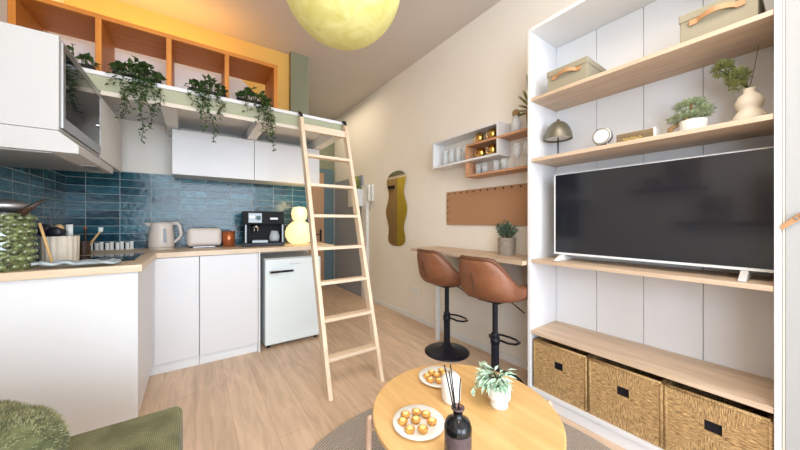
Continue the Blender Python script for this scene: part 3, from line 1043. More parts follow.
# folded towel
b = B()
nx, ny = 40, 14
TX0, TY0 = -0.66, 2.215
vv = []
for i in range(nx + 1):
    row = []
    for j in range(ny + 1):
        u, v = i / nx, j / ny
        x = TX0 + 0.30 * u + 0.02 * math.sin(v * 5)
        y = TY0 + 0.15 * v * (1 - 0.25 * u) + 0.012 * math.sin(u * 7)
        z = 0.010 + 0.006 * math.sin(u * 21 + v * 9) * math.sin(v * 7 + u * 4) + (0.012 * (1 - u) * (0.5 + 0.5 * math.cos(v * 9)))
        row.append(b.verts.new((x, y, WZ + 0.009 + z)))
    vv.append(row)
for i in range(nx):
    for j in range(ny):
        b.faces.new((vv[i][j], vv[i + 1][j], vv[i + 1][j + 1], vv[i][j + 1]))
tag(obj('tea_towel', b, 'towel', smooth=True, solid=0.012), 'rumpled blue-grey tea towel along the worktop edge in front of the ribbed pot', 'towel')

# ================================================================ RIGHT WALL
# bookcase
FX = 1.858
t = thing('bookcase', 'tall white built-in bookcase with pale oak shelves around the television', 'bookcase', (FX, 0.075, 0))
DX = XR - FX
obox('side_panel', 'white', t, 0, DX - 0.001, 1.034, 1.056, 0, 2.51)
obox('side_panel', 'white', t, 0, DX - 0.001, 0, 0.0195, 0, 2.51)
obox('top_panel', 'whitem', t, 0, DX - 0.001, 0.0195, 1.034, 2.488, 2.51)
for y0, y1 in ((0.0205, 0.266), (0.2685, 0.516), (0.5185, 0.766), (0.7685, 1.033)):
    obox('back_board', 'white', t, DX - 0.015, DX - 0.001, y0, y1, 0.0, 2.487, bev=0.002)
for z0, z1, nm in ((2.016, 2.038, 'shelf'), (1.605, 1.628, 'shelf'), (0.925, 0.947, 'shelf'), (0.445, 0.470, 'bench_board')):
    obox(nm, 'oak_y', t, 0.003, DX - 0.016, 0.0205, 1.033, z0, z1)
obox('base_board', 'white', t, -0.006, DX - 0.016, 0.0205, 1.033, 0.068, 0.09)
obox('plinth', 'white', t, 0.002, 0.018, 0.0205, 1.033, 0, 0.068)
b = B()
for z in [0.55 + 0.032 * k for k in range(60)]:
    for x in (0.04, 0.30):
        if abs(z - 0.936) > 0.03 and abs(z - 1.617) > 0.03 and abs(z - 2.027) > 0.03:
            box(b, x, x + 0.005, 1.0325, 1.0345, z, z + 0.005)
obj('peg_holes', b, 'cordw', t)


# baskets
def basket():
    t = thing('storage_basket', '', 'basket', (0, 0, 0))
    hw, dp, hh = 0.1655, 0.30, 0.317
    b = B()
    box(b, 0, 0.012, -hw, -0.028, 0, hh)
    box(b, 0, 0.012, 0.028, hw, 0, hh)
    box(b, 0, 0.012, -0.028, 0.028, 0, 0.175)
    box(b, 0, 0.012, -0.028, 0.028, 0.225, hh)
    box(b, dp - 0.012, dp, -hw, hw, 0, hh)
    box(b, 0.012, dp - 0.012, -hw, -hw + 0.012, 0, hh)
    box(b, 0.012, dp - 0.012, hw - 0.012, hw, 0, hh)
    box(b, 0.012, dp - 0.012, -hw + 0.012, hw - 0.012, 0, 0.012)
    obj('basket_body', b, 'seagrass', t)
    b = B()
    tube(b, [(0.004, -hw + 0.008, hh), (0.004, hw - 0.008, hh)], 0.008, 8)
    tube(b, [(0.004, -hw + 0.008, 0.01), (0.004, -hw + 0.008, hh)], 0.008, 8)
    tube(b, [(0.004, hw - 0.008, 0.01), (0.004, hw - 0.008, hh)], 0.008, 8)
    obj('rim', b, 'seagrass', t, smooth=True)
    b = B()
    box(b, 0.014, 0.018, -0.04, 0.04, 0.165, 0.235)
    obj('handle_hole', b, 'black', t)
    return t


k0 = basket()
k0.location = (FX + 0.012, 0.932, 0.0905)
k0['label'] = 'woven seagrass basket with square hole, the one nearest the bar stools'
k0['group'] = 'woven baskets under the bench board'
dup(k0, (FX + 0.012, 0.594, 0.0905), None, 'woven seagrass basket with square hole, middle of the three')
dup(k0, (FX + 0.012, 0.2615, 0.0905), None, 'woven seagrass basket with square hole, nearest the wardrobe door')

# television
t = thing('television', 'wide flat television with dark screen and white frame on the shelf', 'television', (1.975, 0.555, 0.948))
obox('screen', 'screen', t, 0, 0.008, -0.455, 0.446, 0.053, 0.562, bev=0)
obox('rear_shell', 'cordw', t, 0.0085, 0.045, -0.457, 0.455, 0.048, 0.566, bev=0.003)
b = B()
box(b, -0.004, 0.0085, -0.457, 0.455, 0.040, 0.052)
box(b, -0.002, 0.0085, -0.457, 0.455, 0.5625, 0.567)
box(b, -0.002, 0.0085, 0.447, 0.455, 0.052, 0.5625)
obj('frame', b, 'silverp', t)
for y in (-0.375, 0.405):
    b = B()
    prism_y(b, [(-0.085, 0), (0.115, 0), (0.115, 0.008), (0.035, 0.04), (0.005, 0.04), (-0.085, 0.008)], y - 0.012, y + 0.012)
    obj('foot', b, 'cordw', t, bev=0.003)

# wardrobe at far right
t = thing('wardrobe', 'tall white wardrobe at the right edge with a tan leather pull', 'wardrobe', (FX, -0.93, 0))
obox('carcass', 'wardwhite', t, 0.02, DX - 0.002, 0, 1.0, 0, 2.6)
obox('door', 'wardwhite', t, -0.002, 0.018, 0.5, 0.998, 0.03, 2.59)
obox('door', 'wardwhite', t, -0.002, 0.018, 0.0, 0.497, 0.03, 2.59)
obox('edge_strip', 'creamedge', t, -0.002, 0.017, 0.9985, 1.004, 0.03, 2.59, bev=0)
b = B()
hexa(b, [(-0.014, 1.007, 1.168), (-0.014, 1.009, 1.185), (-0.012, 0.960, 1.24), (-0.012, 0.948, 1.222)],
     [(-0.010, 1.007, 1.168), (-0.010, 1.009, 1.185), (-0.008, 0.960, 1.24), (-0.008, 0.948, 1.222)])
lp = obj('leather_pull', b, 'strap', t, bev=0.001)
b = B()
for y, z in ((0.972, 1.214), (0.960, 1.223)):
    tube(b, [(-0.018, y, z), (-0.010, y, z)], 0.005, 12)
    tube(b, [(-0.012, y, z), (-0.002, y, z)], 0.003, 8)
obj('screws', b, 'chrome', lp)

# shelf boxes
def linen_box():
    t = thing('storage_box', '', 'box')
    bb_ = obox('box_body', 'linen', t, 0, 0.27, -0.118, 0.118, 0, 0.115, bev=0.003)
    obox('lid', 'linen', t, -0.005, 0.275, -0.122, 0.122, 0.105, 0.142, bev=0.004)
    b = B()
    pts = []
    for k in range(9):
        u = -1 + 2 * k / 8
        pts.append((-0.008 - 0.020 * (1 - u * u), 0.062 * u, 0.088 + 0.012 * (1 - u * u)))
    for a, c in zip(pts, pts[1:]):
        hexa(b, [(a[0], a[1], a[2] - 0.011), (a[0] + 0.003, a[1], a[2] - 0.011), (a[0] + 0.003, a[1], a[2] + 0.011), (a[0], a[1], a[2] + 0.011)],
             [(c[0], c[1], c[2] - 0.011), (c[0] + 0.003, c[1], c[2] - 0.011), (c[0] + 0.003, c[1], c[2] + 0.011), (c[0], c[1], c[2] + 0.011)])
    box(b, -0.010, -0.004, -0.085, -0.058, 0.075, 0.10)
    box(b, -0.010, -0.004, 0.058, 0.085, 0.075, 0.10)
    obj('leather_handle', b, 'strap', bb_)
    return t


k0 = linen_box()
k0.location = (1.895, 0.895, 2.0385)
k0['label'] = 'beige linen storage box with strap handle, on the top shelf above the mushroom lamp'
dup(k0, (1.895, 0.255, 2.0385), None, 'beige linen storage box with strap handle, on the top shelf near the wardrobe')

SZ = 1.6285
# mushroom lamp
t = thing('mushroom_lamp', 'small smoked bronze mushroom lamp on the middle shelf', 'lamp', (2.03, 1.012, SZ))
obj('base', lathe(B(), [(0, 0), (0.05, 0), (0.05, 0.006), (0.01, 0.01), (0, 0.01)], 28), 'black', t)
obj('pole', tube(B(), [(0, 0, 0.008), (0, 0, 0.235)], 0.0045, 8), 'black', t)
b = B()
pr = [(0.087 * math.cos(a), 0.135 + 0.125 * math.sin(a)) for a in [PI / 2 * k / 9 for k in range(9)]] + [(0.012, 0.262), (0.008, 0.272), (0, 0.273)]
lathe(b, pr + [(0.0, 0.262)] + [(0.083 * math.cos(a), 0.136 + 0.12 * math.sin(a)) for a in [PI / 2 * k / 9 for k in range(8, -1, -1)]] + [pr[0]], 36)
ls = obj('lamp_shade', b, 'greybrass', t, smooth=True)
obj('diffuser', lathe(B(), [(0, 0.146), (0.078, 0.146), (0.078, 0.150), (0, 0.150)], 32), 'ceramic', ls)
# clock
t = thing('desk_clock', 'small round silver clock with white dial on the middle shelf', 'clock', (1.945, 0.722, SZ + 0.018))
b = B()
tube(b, [(0.0, 0, 0.055), (0.035, 0, 0.055)], 0.050, 36)
obj('case', b, 'silver', t, bev=0.004)
dl = obj('dial', tube(B(), [(-0.003, 0, 0.055), (0.001, 0, 0.055)], 0.038, 36), 'ceramic', t)
b = B()
box(b, -0.0045, -0.0035, -0.001, 0.001, 0.055, 0.085)
hexa(b, [(-0.0045, 0, 0.054), (-0.0035, 0, 0.054), (-0.0035, 0, 0.0565), (-0.0045, 0, 0.0565)], [(-0.0045, 0.022, 0.046), (-0.0035, 0.022, 0.046), (-0.0035, 0.022, 0.048), (-0.0045, 0.022, 0.048)])
obj('hands', b, 'greyink', dl)
b = B()
for k in range(12):
    a = k * PI / 6
    ball(b, (-0.0035, 0.032 * math.sin(a), 0.055 + 0.032 * math.cos(a)), 0.0015, 1, 1, 1, 6, 4)
obj('hour_marks', b, 'greyink', dl)
b = B()
for y in (-0.03, 0.03):
    obj('foot', tube(B(), [(0.018, y, -0.018), (0.018, y * 0.8, 0.014)], 0.005, 8), 'silver', t)
# sign box
t = thing('sign_block', 'low brown block with gold lettering and white ends beside the clock', 'sign', (1.985, 0.582, SZ))
obox('block', 'cordw', t, 0, 0.05, -0.098, 0.077, 0, 0.072, bev=0.001)
obox('face', 'sign', t, -0.003, 0, -0.088, 0.077, 0.002, 0.070, bev=0)
b = B()
pts = []
for k in range(70):
    a = k / 69
    pts.append((-0.0035, 0.045 - 0.085 * a, 0.034 + 0.007 * math.sin(a * 44) + 0.003 * math.sin(a * 15)))
tube(b, pts, 0.0016, 4)
obj('gold_script', b, 'goldink', t)


def foliage(b, c, rx, ry, rz_, n, L, w, seed):
    rnd = random.Random(seed)
    for k in range(n):
        while True:
            p = Vector((rnd.uniform(-1, 1), rnd.uniform(-1, 1), rnd.uniform(-1, 1)))
            if 0.2 < p.length < 1:
                break
        q = Vector((c[0] + p.x * rx, c[1] + p.y * ry, c[2] + p.z * rz_))
        leaf(b, q, p + Vector((0, 0, 0.3)), L * rnd.uniform(0.7, 1.2), w * rnd.uniform(0.7, 1.2))


# bonsai
t = thing('bonsai', 'pale green bonsai with layered foliage in a white ribbed pot', 'plant', (2.03, 0.352, SZ))
obj('pot', lathe(B(), [(0, 0), (0.048, 0), (0.052, 0.075), (0.048, 0.075), (0.045, 0.06), (0, 0.045)], 60, rib=0.01, ribn=20), 'ceramic', t)
b = B()
tube(b, [(0, 0.01, 0.04), (-0.01, 0.03, 0.08), (0.0, 0.0, 0.12), (0.0, 0.01, 0.17)], [0.012, 0.010, 0.008, 0.004], 8)
tube(b, [(0, 0.0, 0.05), (0, 0.05, 0.075), (-0.02, 0.08, 0.05), (-0.02, 0.085, 0.02)], [0.010, 0.012, 0.012, 0.008], 8)
obj('trunk', b, 'bark', t, smooth=True)
b = B()
foliage(b, (0, 0.015, 0.095), 0.045, 0.078, 0.018, 420, 0.02, 0.012, 11)
foliage(b, (0, 0.01, 0.155), 0.045, 0.058, 0.020, 330, 0.02, 0.012, 12)
foliage(b, (0, -0.04, 0.118), 0.035, 0.03, 0.018, 150, 0.02, 0.012, 13)
obj('foliage', b, 'bonsai', t)
# gourd vase
t = thing('gourd_vase', 'cream double-bellied vase with olive green sprigs on the middle shelf', 'vase', (2.03, 0.172, SZ))
b = B()
lathe(b, [(0, 0), (0.038, 0), (0.051, 0.02), (0.053, 0.042), (0.036, 0.068), (0.033, 0.075), (0.042, 0.090), (0.045, 0.108), (0.034, 0.135), (0.020, 0.146), (0.018, 0.160), (0.022, 0.167), (0.017, 0.167), (0.014, 0.155), (0, 0.145)], 36)
obj('vase_body', b, 'creamcer', t, smooth=True)
b, bl = B(), B()
for tip in ((-0.02, 0.10, 0.30), (0.0, 0.075, 0.275), (0.0, 0.055, 0.245), (-0.03, -0.03, 0.34), (0.0, 0.085, 0.31), (0.02, 0.03, 0.29)):
    tube(b, [(0, 0, 0.165), (tip[0] * 0.4, tip[1] * 0.4, 0.22), tip], 0.0016, 4)
foliage(bl, (-0.01, 0.080, 0.29), 0.03, 0.032, 0.028, 420, 0.018, 0.008, 21)
foliage(bl, (0.0, 0.035, 0.235), 0.03, 0.035, 0.035, 460, 0.018, 0.008, 22)
foliage(bl, (-0.01, 0.035, 0.195), 0.025, 0.025, 0.02, 140, 0.018, 0.008, 23)
obj('stems', b, 'stem', t)
obj('sprigs', bl, 'olivefol', t)

# bar table
t = thing('bar_table', 'narrow pale oak bar table fixed along the right wall', 'table', (1.81, 1.14, 0))
obox('tabletop', 'oak_y', t, 0, 0.397, 0, 1.25, 0.905, 0.933)
b = B()
box(b, 0.19, 0.225, 1.05, 1.085, 0, 0.895)
obj('leg', b, 'whitem', t, bev=0.003)
obox('wall_rail', 'whitem', t, 0.37, 0.397, 0.03, 1.22, 0.86, 0.904)
obox('leg_plate', 'whitem', t, 0.15, 0.265, 1.01, 1.125, 0.8955, 0.9045)


# bar stools
def make_stool():
    t = thing('bar_stool', '', 'stool')
    b = B()
    nt_, rings = 48, []
    hx, hy = 0.205, 0.218

    def sup(a, e=2.6):
        c, s = math.cos(a), math.sin(a)
        r = (abs(c) ** e + abs(s) ** e) ** (-1 / e)
        return c * r, s * r

    def sm(x):
        x = min(1, max(0, x))
        return x * x * (3 - 2 * x)
    cv = b.verts.new((0, 0, -0.012))
    for f in (0.35, 0.7, 0.9):
        rings.append([b.verts.new((sup(2 * PI * k / nt_)[0] * hx * f, sup(2 * PI * k / nt_)[1] * hy * f, -0.012 + 0.010 * f ** 3)) for k in range(nt_)])
    for tt in (0.12, 0.3, 0.5, 0.75, 1.0):
        rg = []
        for k in range(nt_):
            a = 2 * PI * k / nt_
            c, s = sup(a)
            db = abs(math.atan2(math.sin(a - PI), math.cos(a - PI)))
            hgt = 0.015 + 0.07 * sm((2.6 - db) / 0.9) + 0.195 * sm((1.35 - db) / 0.8)
            out = 1.0 + 0.06 * math.sin(min(1, tt * 1.6) * PI / 2)
            lean = 0.05 * sm((1.2 - db) / 0.8) * tt
            nar = 1 - 0.09 * sm((1.35 - db) / 0.8) * tt
            z = hgt * tt - (0.03 * tt if db > 2.5 else 0)
            rg.append(b.verts.new((c * hx * out - lean, s * hy * out * nar, z)))
        rings.append(rg)
    for k in range(nt_):
        b.faces.new((cv, rings[0][k], rings[0][(k + 1) % nt_]))
    for A, Bq in zip(rings, rings[1:]):
        for k in range(nt_):
            b.faces.new((A[k], A[(k + 1) % nt_], Bq[(k + 1) % nt_], Bq[k]))
    top = [v.co.copy() for v in rings[-1]]
    seat = obj('seat_shell', b, 'leather', t, smooth=True, solid=0.034, sub=1, loc=(0, 0, 0.665))
    obj('piping', tube(B(), [Vector((p.x * 0.985, p.y * 0.985, p.z - 0.001)) for p in top], 0.0165, 6, close=True), 'piping', t, smooth=True, loc=(0, 0, 0.665))
    b = B()
    tube(b, [(-0.222, 0, 0.05), (-0.232, 0, 0.10), (-0.248, 0.0, 0.17), (-0.258, 0, 0.19)], 0.003, 6)
    obj('back_seam', b, 'seam', t, loc=(-0.026, 0, 0.665))
    obj('seat_pad', ball(B(), (0.0, 0, 0.665), 1.0, 0.16, 0.165, 0.022), 'leather', t, smooth=True)
    b = B()
    box(b, -0.09, 0.09, -0.09, 0.09, 0.612, 0.632)
    obj('swivel_plate', b, 'black', t, bev=0.004)
    b = B()
    lathe(b, [(0.020, 0.33), (0.020, 0.62)], 24)
    lathe(b, [(0.029, 0.02), (0.029, 0.36), (0.024, 0.37)], 24)
    obj('column', b, 'black', t)
    b = B()
    lathe(b, [(0, 0), (0.205, 0), (0.205, 0.006), (0.17, 0.016), (0.10, 0.03), (0.05, 0.05), (0.033, 0.085), (0, 0.085)], 48)
    obj('base', b, 'black', t, smooth=True)
    b = B()
    pts = [(0.03, -0.02, 0.31), (0.05, -0.08, 0.30), (0.09, -0.115, 0.295), (0.15, -0.11, 0.29), (0.185, -0.06, 0.288), (0.19, 0.0, 0.288), (0.185, 0.06, 0.288), (0.15, 0.11, 0.29), (0.09, 0.115, 0.295), (0.05, 0.08, 0.30), (0.03, 0.02, 0.31)]
    tube(b, pts, 0.0085, 10)
    lathe(b, [(0.034, 0.29), (0.034, 0.335)], 20)
    obj('footrest', b, 'black', t, smooth=True)
    b = B()
    tube(b, [(0.03, -0.05, 0.625), (0.07, -0.10, 0.60), (0.13, -0.16, 0.53)], 0.0045, 6)
    obj('lever', b, 'black', t, smooth=True)
    return t


k0 = make_stool()
k0.location = (1.91, 1.965, 0)
k0['label'] = 'brown leather bar stool on a black base, the one nearer the ladder'
k0['group'] = 'bar stools at the bar table'
k0.rotation_euler = (0, 0, math.radians(-4))
dup(k0, (1.845, 1.385, 0), math.radians(2), 'brown leather bar stool on a black base, the one next to the bookcase')

# potted plant on the bar
t = thing('potted_plant', 'grey-green bushy plant in a ribbed grey pot on the bar table', 'plant', (2.075, 1.445, 0.9335))
obj('pot', lathe(B(), [(0, 0), (0.062, 0), (0.068, 0.14), (0.062, 0.14), (0.058, 0.12), (0, 0.12)], 48), 'potgrey', t)
b = B()
for z in [0.01 + 0.0125 * k for k in range(11)]:
    tube(b, [((0.064 + 0.045 * z) * math.cos(a * PI / 14), (0.064 + 0.045 * z) * math.sin(a * PI / 14), z) for a in range(28)], 0.0035, 5, close=True)
obj('wound_cord', b, 'potgrey', t, smooth=True)
b, bl = B(), B()
rnd = random.Random(5)
for k in range(36):
    a = rnd.uniform(0, 2 * PI)
    r = rnd.uniform(0.01, 0.06)
    tip = Vector((r * math.cos(a) * 1.2, r * math.sin(a) * 1.6, 0.21 + rnd.uniform(0, 0.07) - r * 0.5))
    p0 = Vector((r * 0.4 * math.cos(a), r * 0.4 * math.sin(a), 0.12))
    tube(b, [p0, tip], 0.0016, 4)
    for q in range(9):
        f = 0.35 + 0.65 * q / 8
        ang = rnd.uniform(0, 2 * PI)
        leaf(bl, p0.lerp(tip, f), (math.cos(ang), math.sin(ang), 0.5), 0.038, 0.022)
obj('stems', b, 'stem', t)
obj('leaves', bl, 'eucaleaf', t)

# pegboard / cork panel
t = thing('pinboard', 'long brown pinboard with dark pins along its edges on the right wall', 'pinboard', (XR - 0.014, 1.145, 1.17))
obox('board', 'cork', t, 0, 0.013, 0, 1.12, 0, 0.345, bev=0.001)
b = B()
for k in range(13):
    ball(b, (-0.003, 1.08 - 0.083 * k, 0.325), 0.008, 0.6, 1, 1, 8, 6)
for k in range(1, 5):
    ball(b, (-0.003, 1.095, 0.325 - 0.067 * k), 0.008, 0.6, 1, 1, 8, 6)
obj('pins', b, 'black', t)

# interlocking wall shelf: white box + cedar box
t = thing('wall_shelf', 'white box shelf interlocked with a brown wooden box shelf on the wall', 'shelf', (2.04, 1.14, 0))
dd = XR - 2.04 - 0.001
b = B()
box(b, 0, dd, 0.36, 1.174, 2.015, 2.033)
box(b, 0, dd, 0.36, 1.174, 1.755, 1.773)
box(b, 0, dd, 1.156, 1.174, 1.773, 2.015)
box(b, 0, dd, 0.36, 0.378, 1.773, 1.892)
box(b, 0, dd, 0.36, 0.378, 1.91, 2.015)
obj('white_frame', b, 'white', t, bev=0)
b = B()
box(b, 0.001, dd, 0.0, 0.7, 1.892, 1.910)
box(b, 0.001, dd, 0.0, 0.7, 1.610, 1.628)
box(b, 0.001, dd, 0.7, 0.718, 1.610, 1.754)
box(b, 0.001, dd, 0.7, 0.718, 1.774, 1.910)
obj('wooden_frame', b, 'redwood', t, bev=0)


def tumbler(name, mat, r, h, label, loc, group, cat='glass'):
    t = thing(name, label, cat, loc, group=group)
    obj('cup_body' if mat == 'gold' else 'glass_body', lathe(B(), [(0, 0), (r * 0.85, 0), (r, h), (r * 0.92, h), (r * 0.78, 0.006), (0, 0.006)], 24), mat, t, smooth=True)
    return t


k0 = tumbler('tall_glass', 'glass', 0.030, 0.155, 'tall clear glass in the row inside the left part of the white box shelf', (2.12, 2.20, 1.7735), 'tall glasses in the white box shelf')
for y in (2.11, 2.02, 1.93):
    dup(k0, (2.12, y, 1.7735))
k0 = thing('brass_mug', 'shiny brass mug on the upper wooden board, the left of two', 'mug', (2.11, 1.745, 1.9105), group='brass mugs on the wall shelf')
obj('mug_body', lathe(B(), [(0, 0), (0.032, 0), (0.037, 0.085), (0.034, 0.085), (0.03, 0.006), (0, 0.006)], 28), 'gold', k0, smooth=True)
obj('mug_handle', tube(B(), [(-0.01, 0.032, 0.07), (-0.014, 0.055, 0.066), (-0.014, 0.058, 0.035), (-0.01, 0.033, 0.02)], 0.0045, 8), 'gold', k0, smooth=True)
dup(k0, (2.10, 1.60, 1.9105), None, 'shiny brass mug on the upper wooden board, right of the other one')
dup(k0, (2.11, 1.73, 1.7735), None, 'shiny brass mug on the white lower board, the left of two')
dup(k0, (2.10, 1.60, 1.7735), None, 'shiny brass mug on the white lower board, right of the other one')
k0 = tumbler('small_tumbler', 'glass', 0.030, 0.10, 'small clear tumbler on the bottom wooden board', (2.12, 1.77, 1.6285), 'small tumblers on the bottom wooden board')
for y in (1.70, 1.58, 1.50):
    dup(k0, (2.12, y, 1.6285))
k0 = thing('wine_glass', 'stemmed clear glass on the bottom wooden board next to the bookcase', 'glass', (2.12, 1.385, 1.6285), group='stemmed glasses next to the bookcase')
obj('bowl', lathe(B(), [(0.004, 0.08), (0.03, 0.11), (0.034, 0.15), (0.028, 0.20), (0.026, 0.20), (0.031, 0.15), (0.027, 0.112), (0.0, 0.088)], 24), 'glass', k0, smooth=True)
obj('stem', lathe(B(), [(0, 0), (0.03, 0), (0.03, 0.003), (0.004, 0.008), (0.0035, 0.085), (0, 0.085)], 20), 'glass', k0, smooth=True)
dup(k0, (2.13, 1.30, 1.6285))
dup(k0, (2.12, 1.215, 1.6285))
# bottle with cork ball
t = thing('stoppered_carafe', 'glass carafe with a round cork ball stopper on top of the wooden shelf', 'carafe', (2.12, 1.39, 1.9105))
obj('carafe_body', lathe(B(), [(0, 0), (0.04, 0), (0.042, 0.09), (0.022, 0.13), (0.022, 0.145), (0.018, 0.145), (0.018, 0.13), (0.036, 0.09), (0.036, 0.006), (0, 0.006)], 24), 'glass', t, smooth=True)
obj('cork_ball', ball(B(), (0, 0, 0.168), 0.030), 'bark', t, smooth=True)
# spiky plant
t = thing('potted_plant', 'spiky-leaved plant in a terracotta pot on the wooden wall shelf', 'plant', (2.12, 1.24, 1.9105))
obj('pot', lathe(B(), [(0, 0), (0.04, 0), (0.056, 0.12), (0.058, 0.15), (0.050, 0.15), (0.045, 0.13), (0, 0.13)], 28), 'potterra', t, smooth=True)
b = B()
for a, el, L in ((1.5, 0.15, 0.17), (1.7, 0.7, 0.16), (1.4, 1.15, 0.24), (1.9, 0.35, 0.13), (3.0, 0.6, 0.16), (4.2, 0.9, 0.16), (2.4, 0.9, 0.18), (5.5, 0.9, 0.14), (1.55, 1.4, 0.33), (3.4, 1.3, 0.28), (1.2, 0.5, 0.12)):
    if math.cos(a) > 0.3:
        L *= 0.45
    d = Vector((math.cos(a) * math.cos(el), math.sin(a) * math.cos(el), math.sin(el)))
    p = Vector((0, 0, 0.13))
    w = 0.028
    for k in range(3):
        leaf(b, p + d * L * (0.12 * k), d + Vector((0, 0, -0.08 * k)), L * (1 - 0.12 * k), w)
obj('leaves', b, 'olivefol', t)

# wavy mirror
t = thing('wavy_mirror', 'tall frameless mirror with a wavy outline on the right wall', 'mirror', (XR - 0.016, 3.215, 1.38))
b = B()
pts = []
n = 96
for k in range(n):
    a = 2 * PI * k / n
    zz = 0.50 * math.sin(a)
    base = 0.215 * (max(0.0, 1 - abs(math.sin(a)) ** 7)) ** 0.5 if abs(math.cos(a)) > 1e-6 else 0
    wv = 0.035 * math.cos(zz * 2 * PI / 0.46 + (0.6 if math.cos(a) > 0 else 0.2))
    pts.append((math.copysign(max(0, base + wv * min(1, base / 0.1)), math.cos(a)), zz))
prism_x(b, pts, 0, 0.012)
obj('mirror_glass', b, 'mirror', t)
obj('mounting_plate', box(B(), 0.012, 0.0155, -0.1, 0.1, -0.3, 0.3), 'black', t)

# white wall box with lime plant and intercom
t = thing('wall_box', 'white letter box holding lime green leaves beside the hall door', 'box', (XR - 0.15, 4.12, 1.45))
b = B()
box(b, 0, 0.118, 0, 0.30, 0, 0.012)
box(b, 0, 0.012, 0, 0.30, 0.012, 0.27)
box(b, 0.106, 0.118, 0, 0.30, 0.012, 0.27)
box(b, 0.012, 0.106, 0, 0.012, 0.012, 0.27)
box(b, 0.012, 0.106, 0.288, 0.30, 0.012, 0.27)
obj('box_body', b, 'white', t)
obj('soil_filling', box(B(), 0.013, 0.105, 0.013, 0.287, 0.013, 0.22), 'soil', t)
b = B()
foliage(b, (0.058, 0.17, 0.34), 0.05, 0.11, 0.12, 150, 0.06, 0.03, 31)
obj('leaves', b, 'yelgreen', t)
t = thing('intercom', 'white intercom handset with a hanging cord on the right wall', 'intercom', (XR - 0.03, 3.88, 1.50))
obox('base_plate', 'cordw', t, 0, 0.029, -0.05, 0.05, 0.02, 0.27, bev=0.006)
b = B()
tube(b, [(-0.02, 0.0, 0.02), (-0.03, 0, 0.06), (-0.025, 0, 0.14), (-0.03, 0, 0.22), (-0.02, 0, 0.26)], [0.022, 0.018, 0.014, 0.018, 0.022], 10)
obj('handset', b, 'ceramic', t, smooth=True)
b = B()
tube(b, [(0.0, 0.0, 0.02), (-0.012, 0.006, -0.04), (-0.012, 0.012, -0.10), (-0.012, -0.012, -0.13), (-0.012, -0.015, -0.08), (0.0, -0.012, 0.02)], 0.005, 6)
obj('cord', b, 'greyink', t, smooth=True)
t = thing('wall_socket', 'white double power socket low on the right wall', 'socket', (XR - 0.009, 2.83, 0.33))
obox('plate', 'ceramic', t, 0, 0.008, -0.075, 0.075, 0, 0.08, bev=0.002)
b = B()
for y in (-0.037, 0.037):
    tube(b, [(-0.001, y, 0.04), (0.001, y, 0.04)], 0.02, 20)
obj('outlets', b, 'cordw', t)

# ================================================================ PENDANT GLOBE
t = thing('pendant_lamp', 'large round yellow moon-textured pendant lamp hanging from the ceiling', 'lamp', (0.585, 1.315, 2.36))
obj('globe', ball(B(), (0, 0, 0), 0.285, 1, 1, 1, 48, 32), 'moon', t, smooth=True)
obj('cable', tube(B(), [(0, 0, 0.25), (0, 0, H - 2.36 - 0.02)], 0.003, 6), 'cordw', t)
obj('ceiling_rose', lathe(B(), [(0.05, H - 2.36 - 0.03), (0.05, H - 2.361)], 24), 'cordw', t)

# ================================================================ FLOOR ITEMS
b = B()
lathe(b, [(0, 0), (0.865, 0), (0.875, 0.004), (0.87, 0.010), (0, 0.012)], 96)
tag(obj('round_rug', b, 'rug', loc=(0.925, 0.76, 0.001)), 'round braided grey-brown rug under the coffee table', 'rug')

CX, CY, TZ = 0.925, 0.855, 0.42
t = thing('coffee_table', 'round golden oak coffee table with rounded pale legs', 'table', (CX, CY, 0.013))
b = B()
lathe(b, [(0, TZ - 0.036), (0.372, TZ - 0.036), (0.379, TZ - 0.031), (0.379, TZ - 0.016), (0.374, TZ - 0.013), (0, TZ - 0.013)], 96)
obj('tabletop', b, 'table', t)
obj('apron', lathe(B(), [(0.29, TZ - 0.085), (0.30, TZ - 0.085), (0.30, TZ - 0.036), (0.29, TZ - 0.036), (0.29, TZ - 0.085)], 64), 'table', t)
for a in (152, 62, -28, -118):
    a = math.radians(a)
    c, s = math.cos(a), math.sin(a)
    b = B()
    tube(b, [(0.400 * c, 0.400 * s, 0), (0.396 * c, 0.396 * s, 0.30), (0.394 * c, 0.394 * s, 0.375), (0.392 * c, 0.392 * s, 0.392), (0.388 * c, 0.388 * s, 0.400), (0.385 * c, 0.385 * s, 0.403)],
         [0.0125, 0.0125, 0.0125, 0.012, 0.009, 0.003], 12)
    tube(b, [(0.392 * c, 0.392 * s, 0.35), (0.295 * c, 0.295 * s, 0.35)], 0.009, 8)
    obj('leg', b, 'bent', t, smooth=True)

TZ0 = TZ + 0.0005


def plate(label, x, y, r, cakes, group):
    t = thing('dinner_plate', label, 'plate', (x, y, TZ0), group=group)
    obj('plate_body', lathe(B(), [(0, 0), (r * 0.6, 0), (r, 0.014), (r * 0.985, 0.017), (r * 0.65, 0.005), (0, 0.005)], 56), 'ceramic', t, smooth=True)
    return t


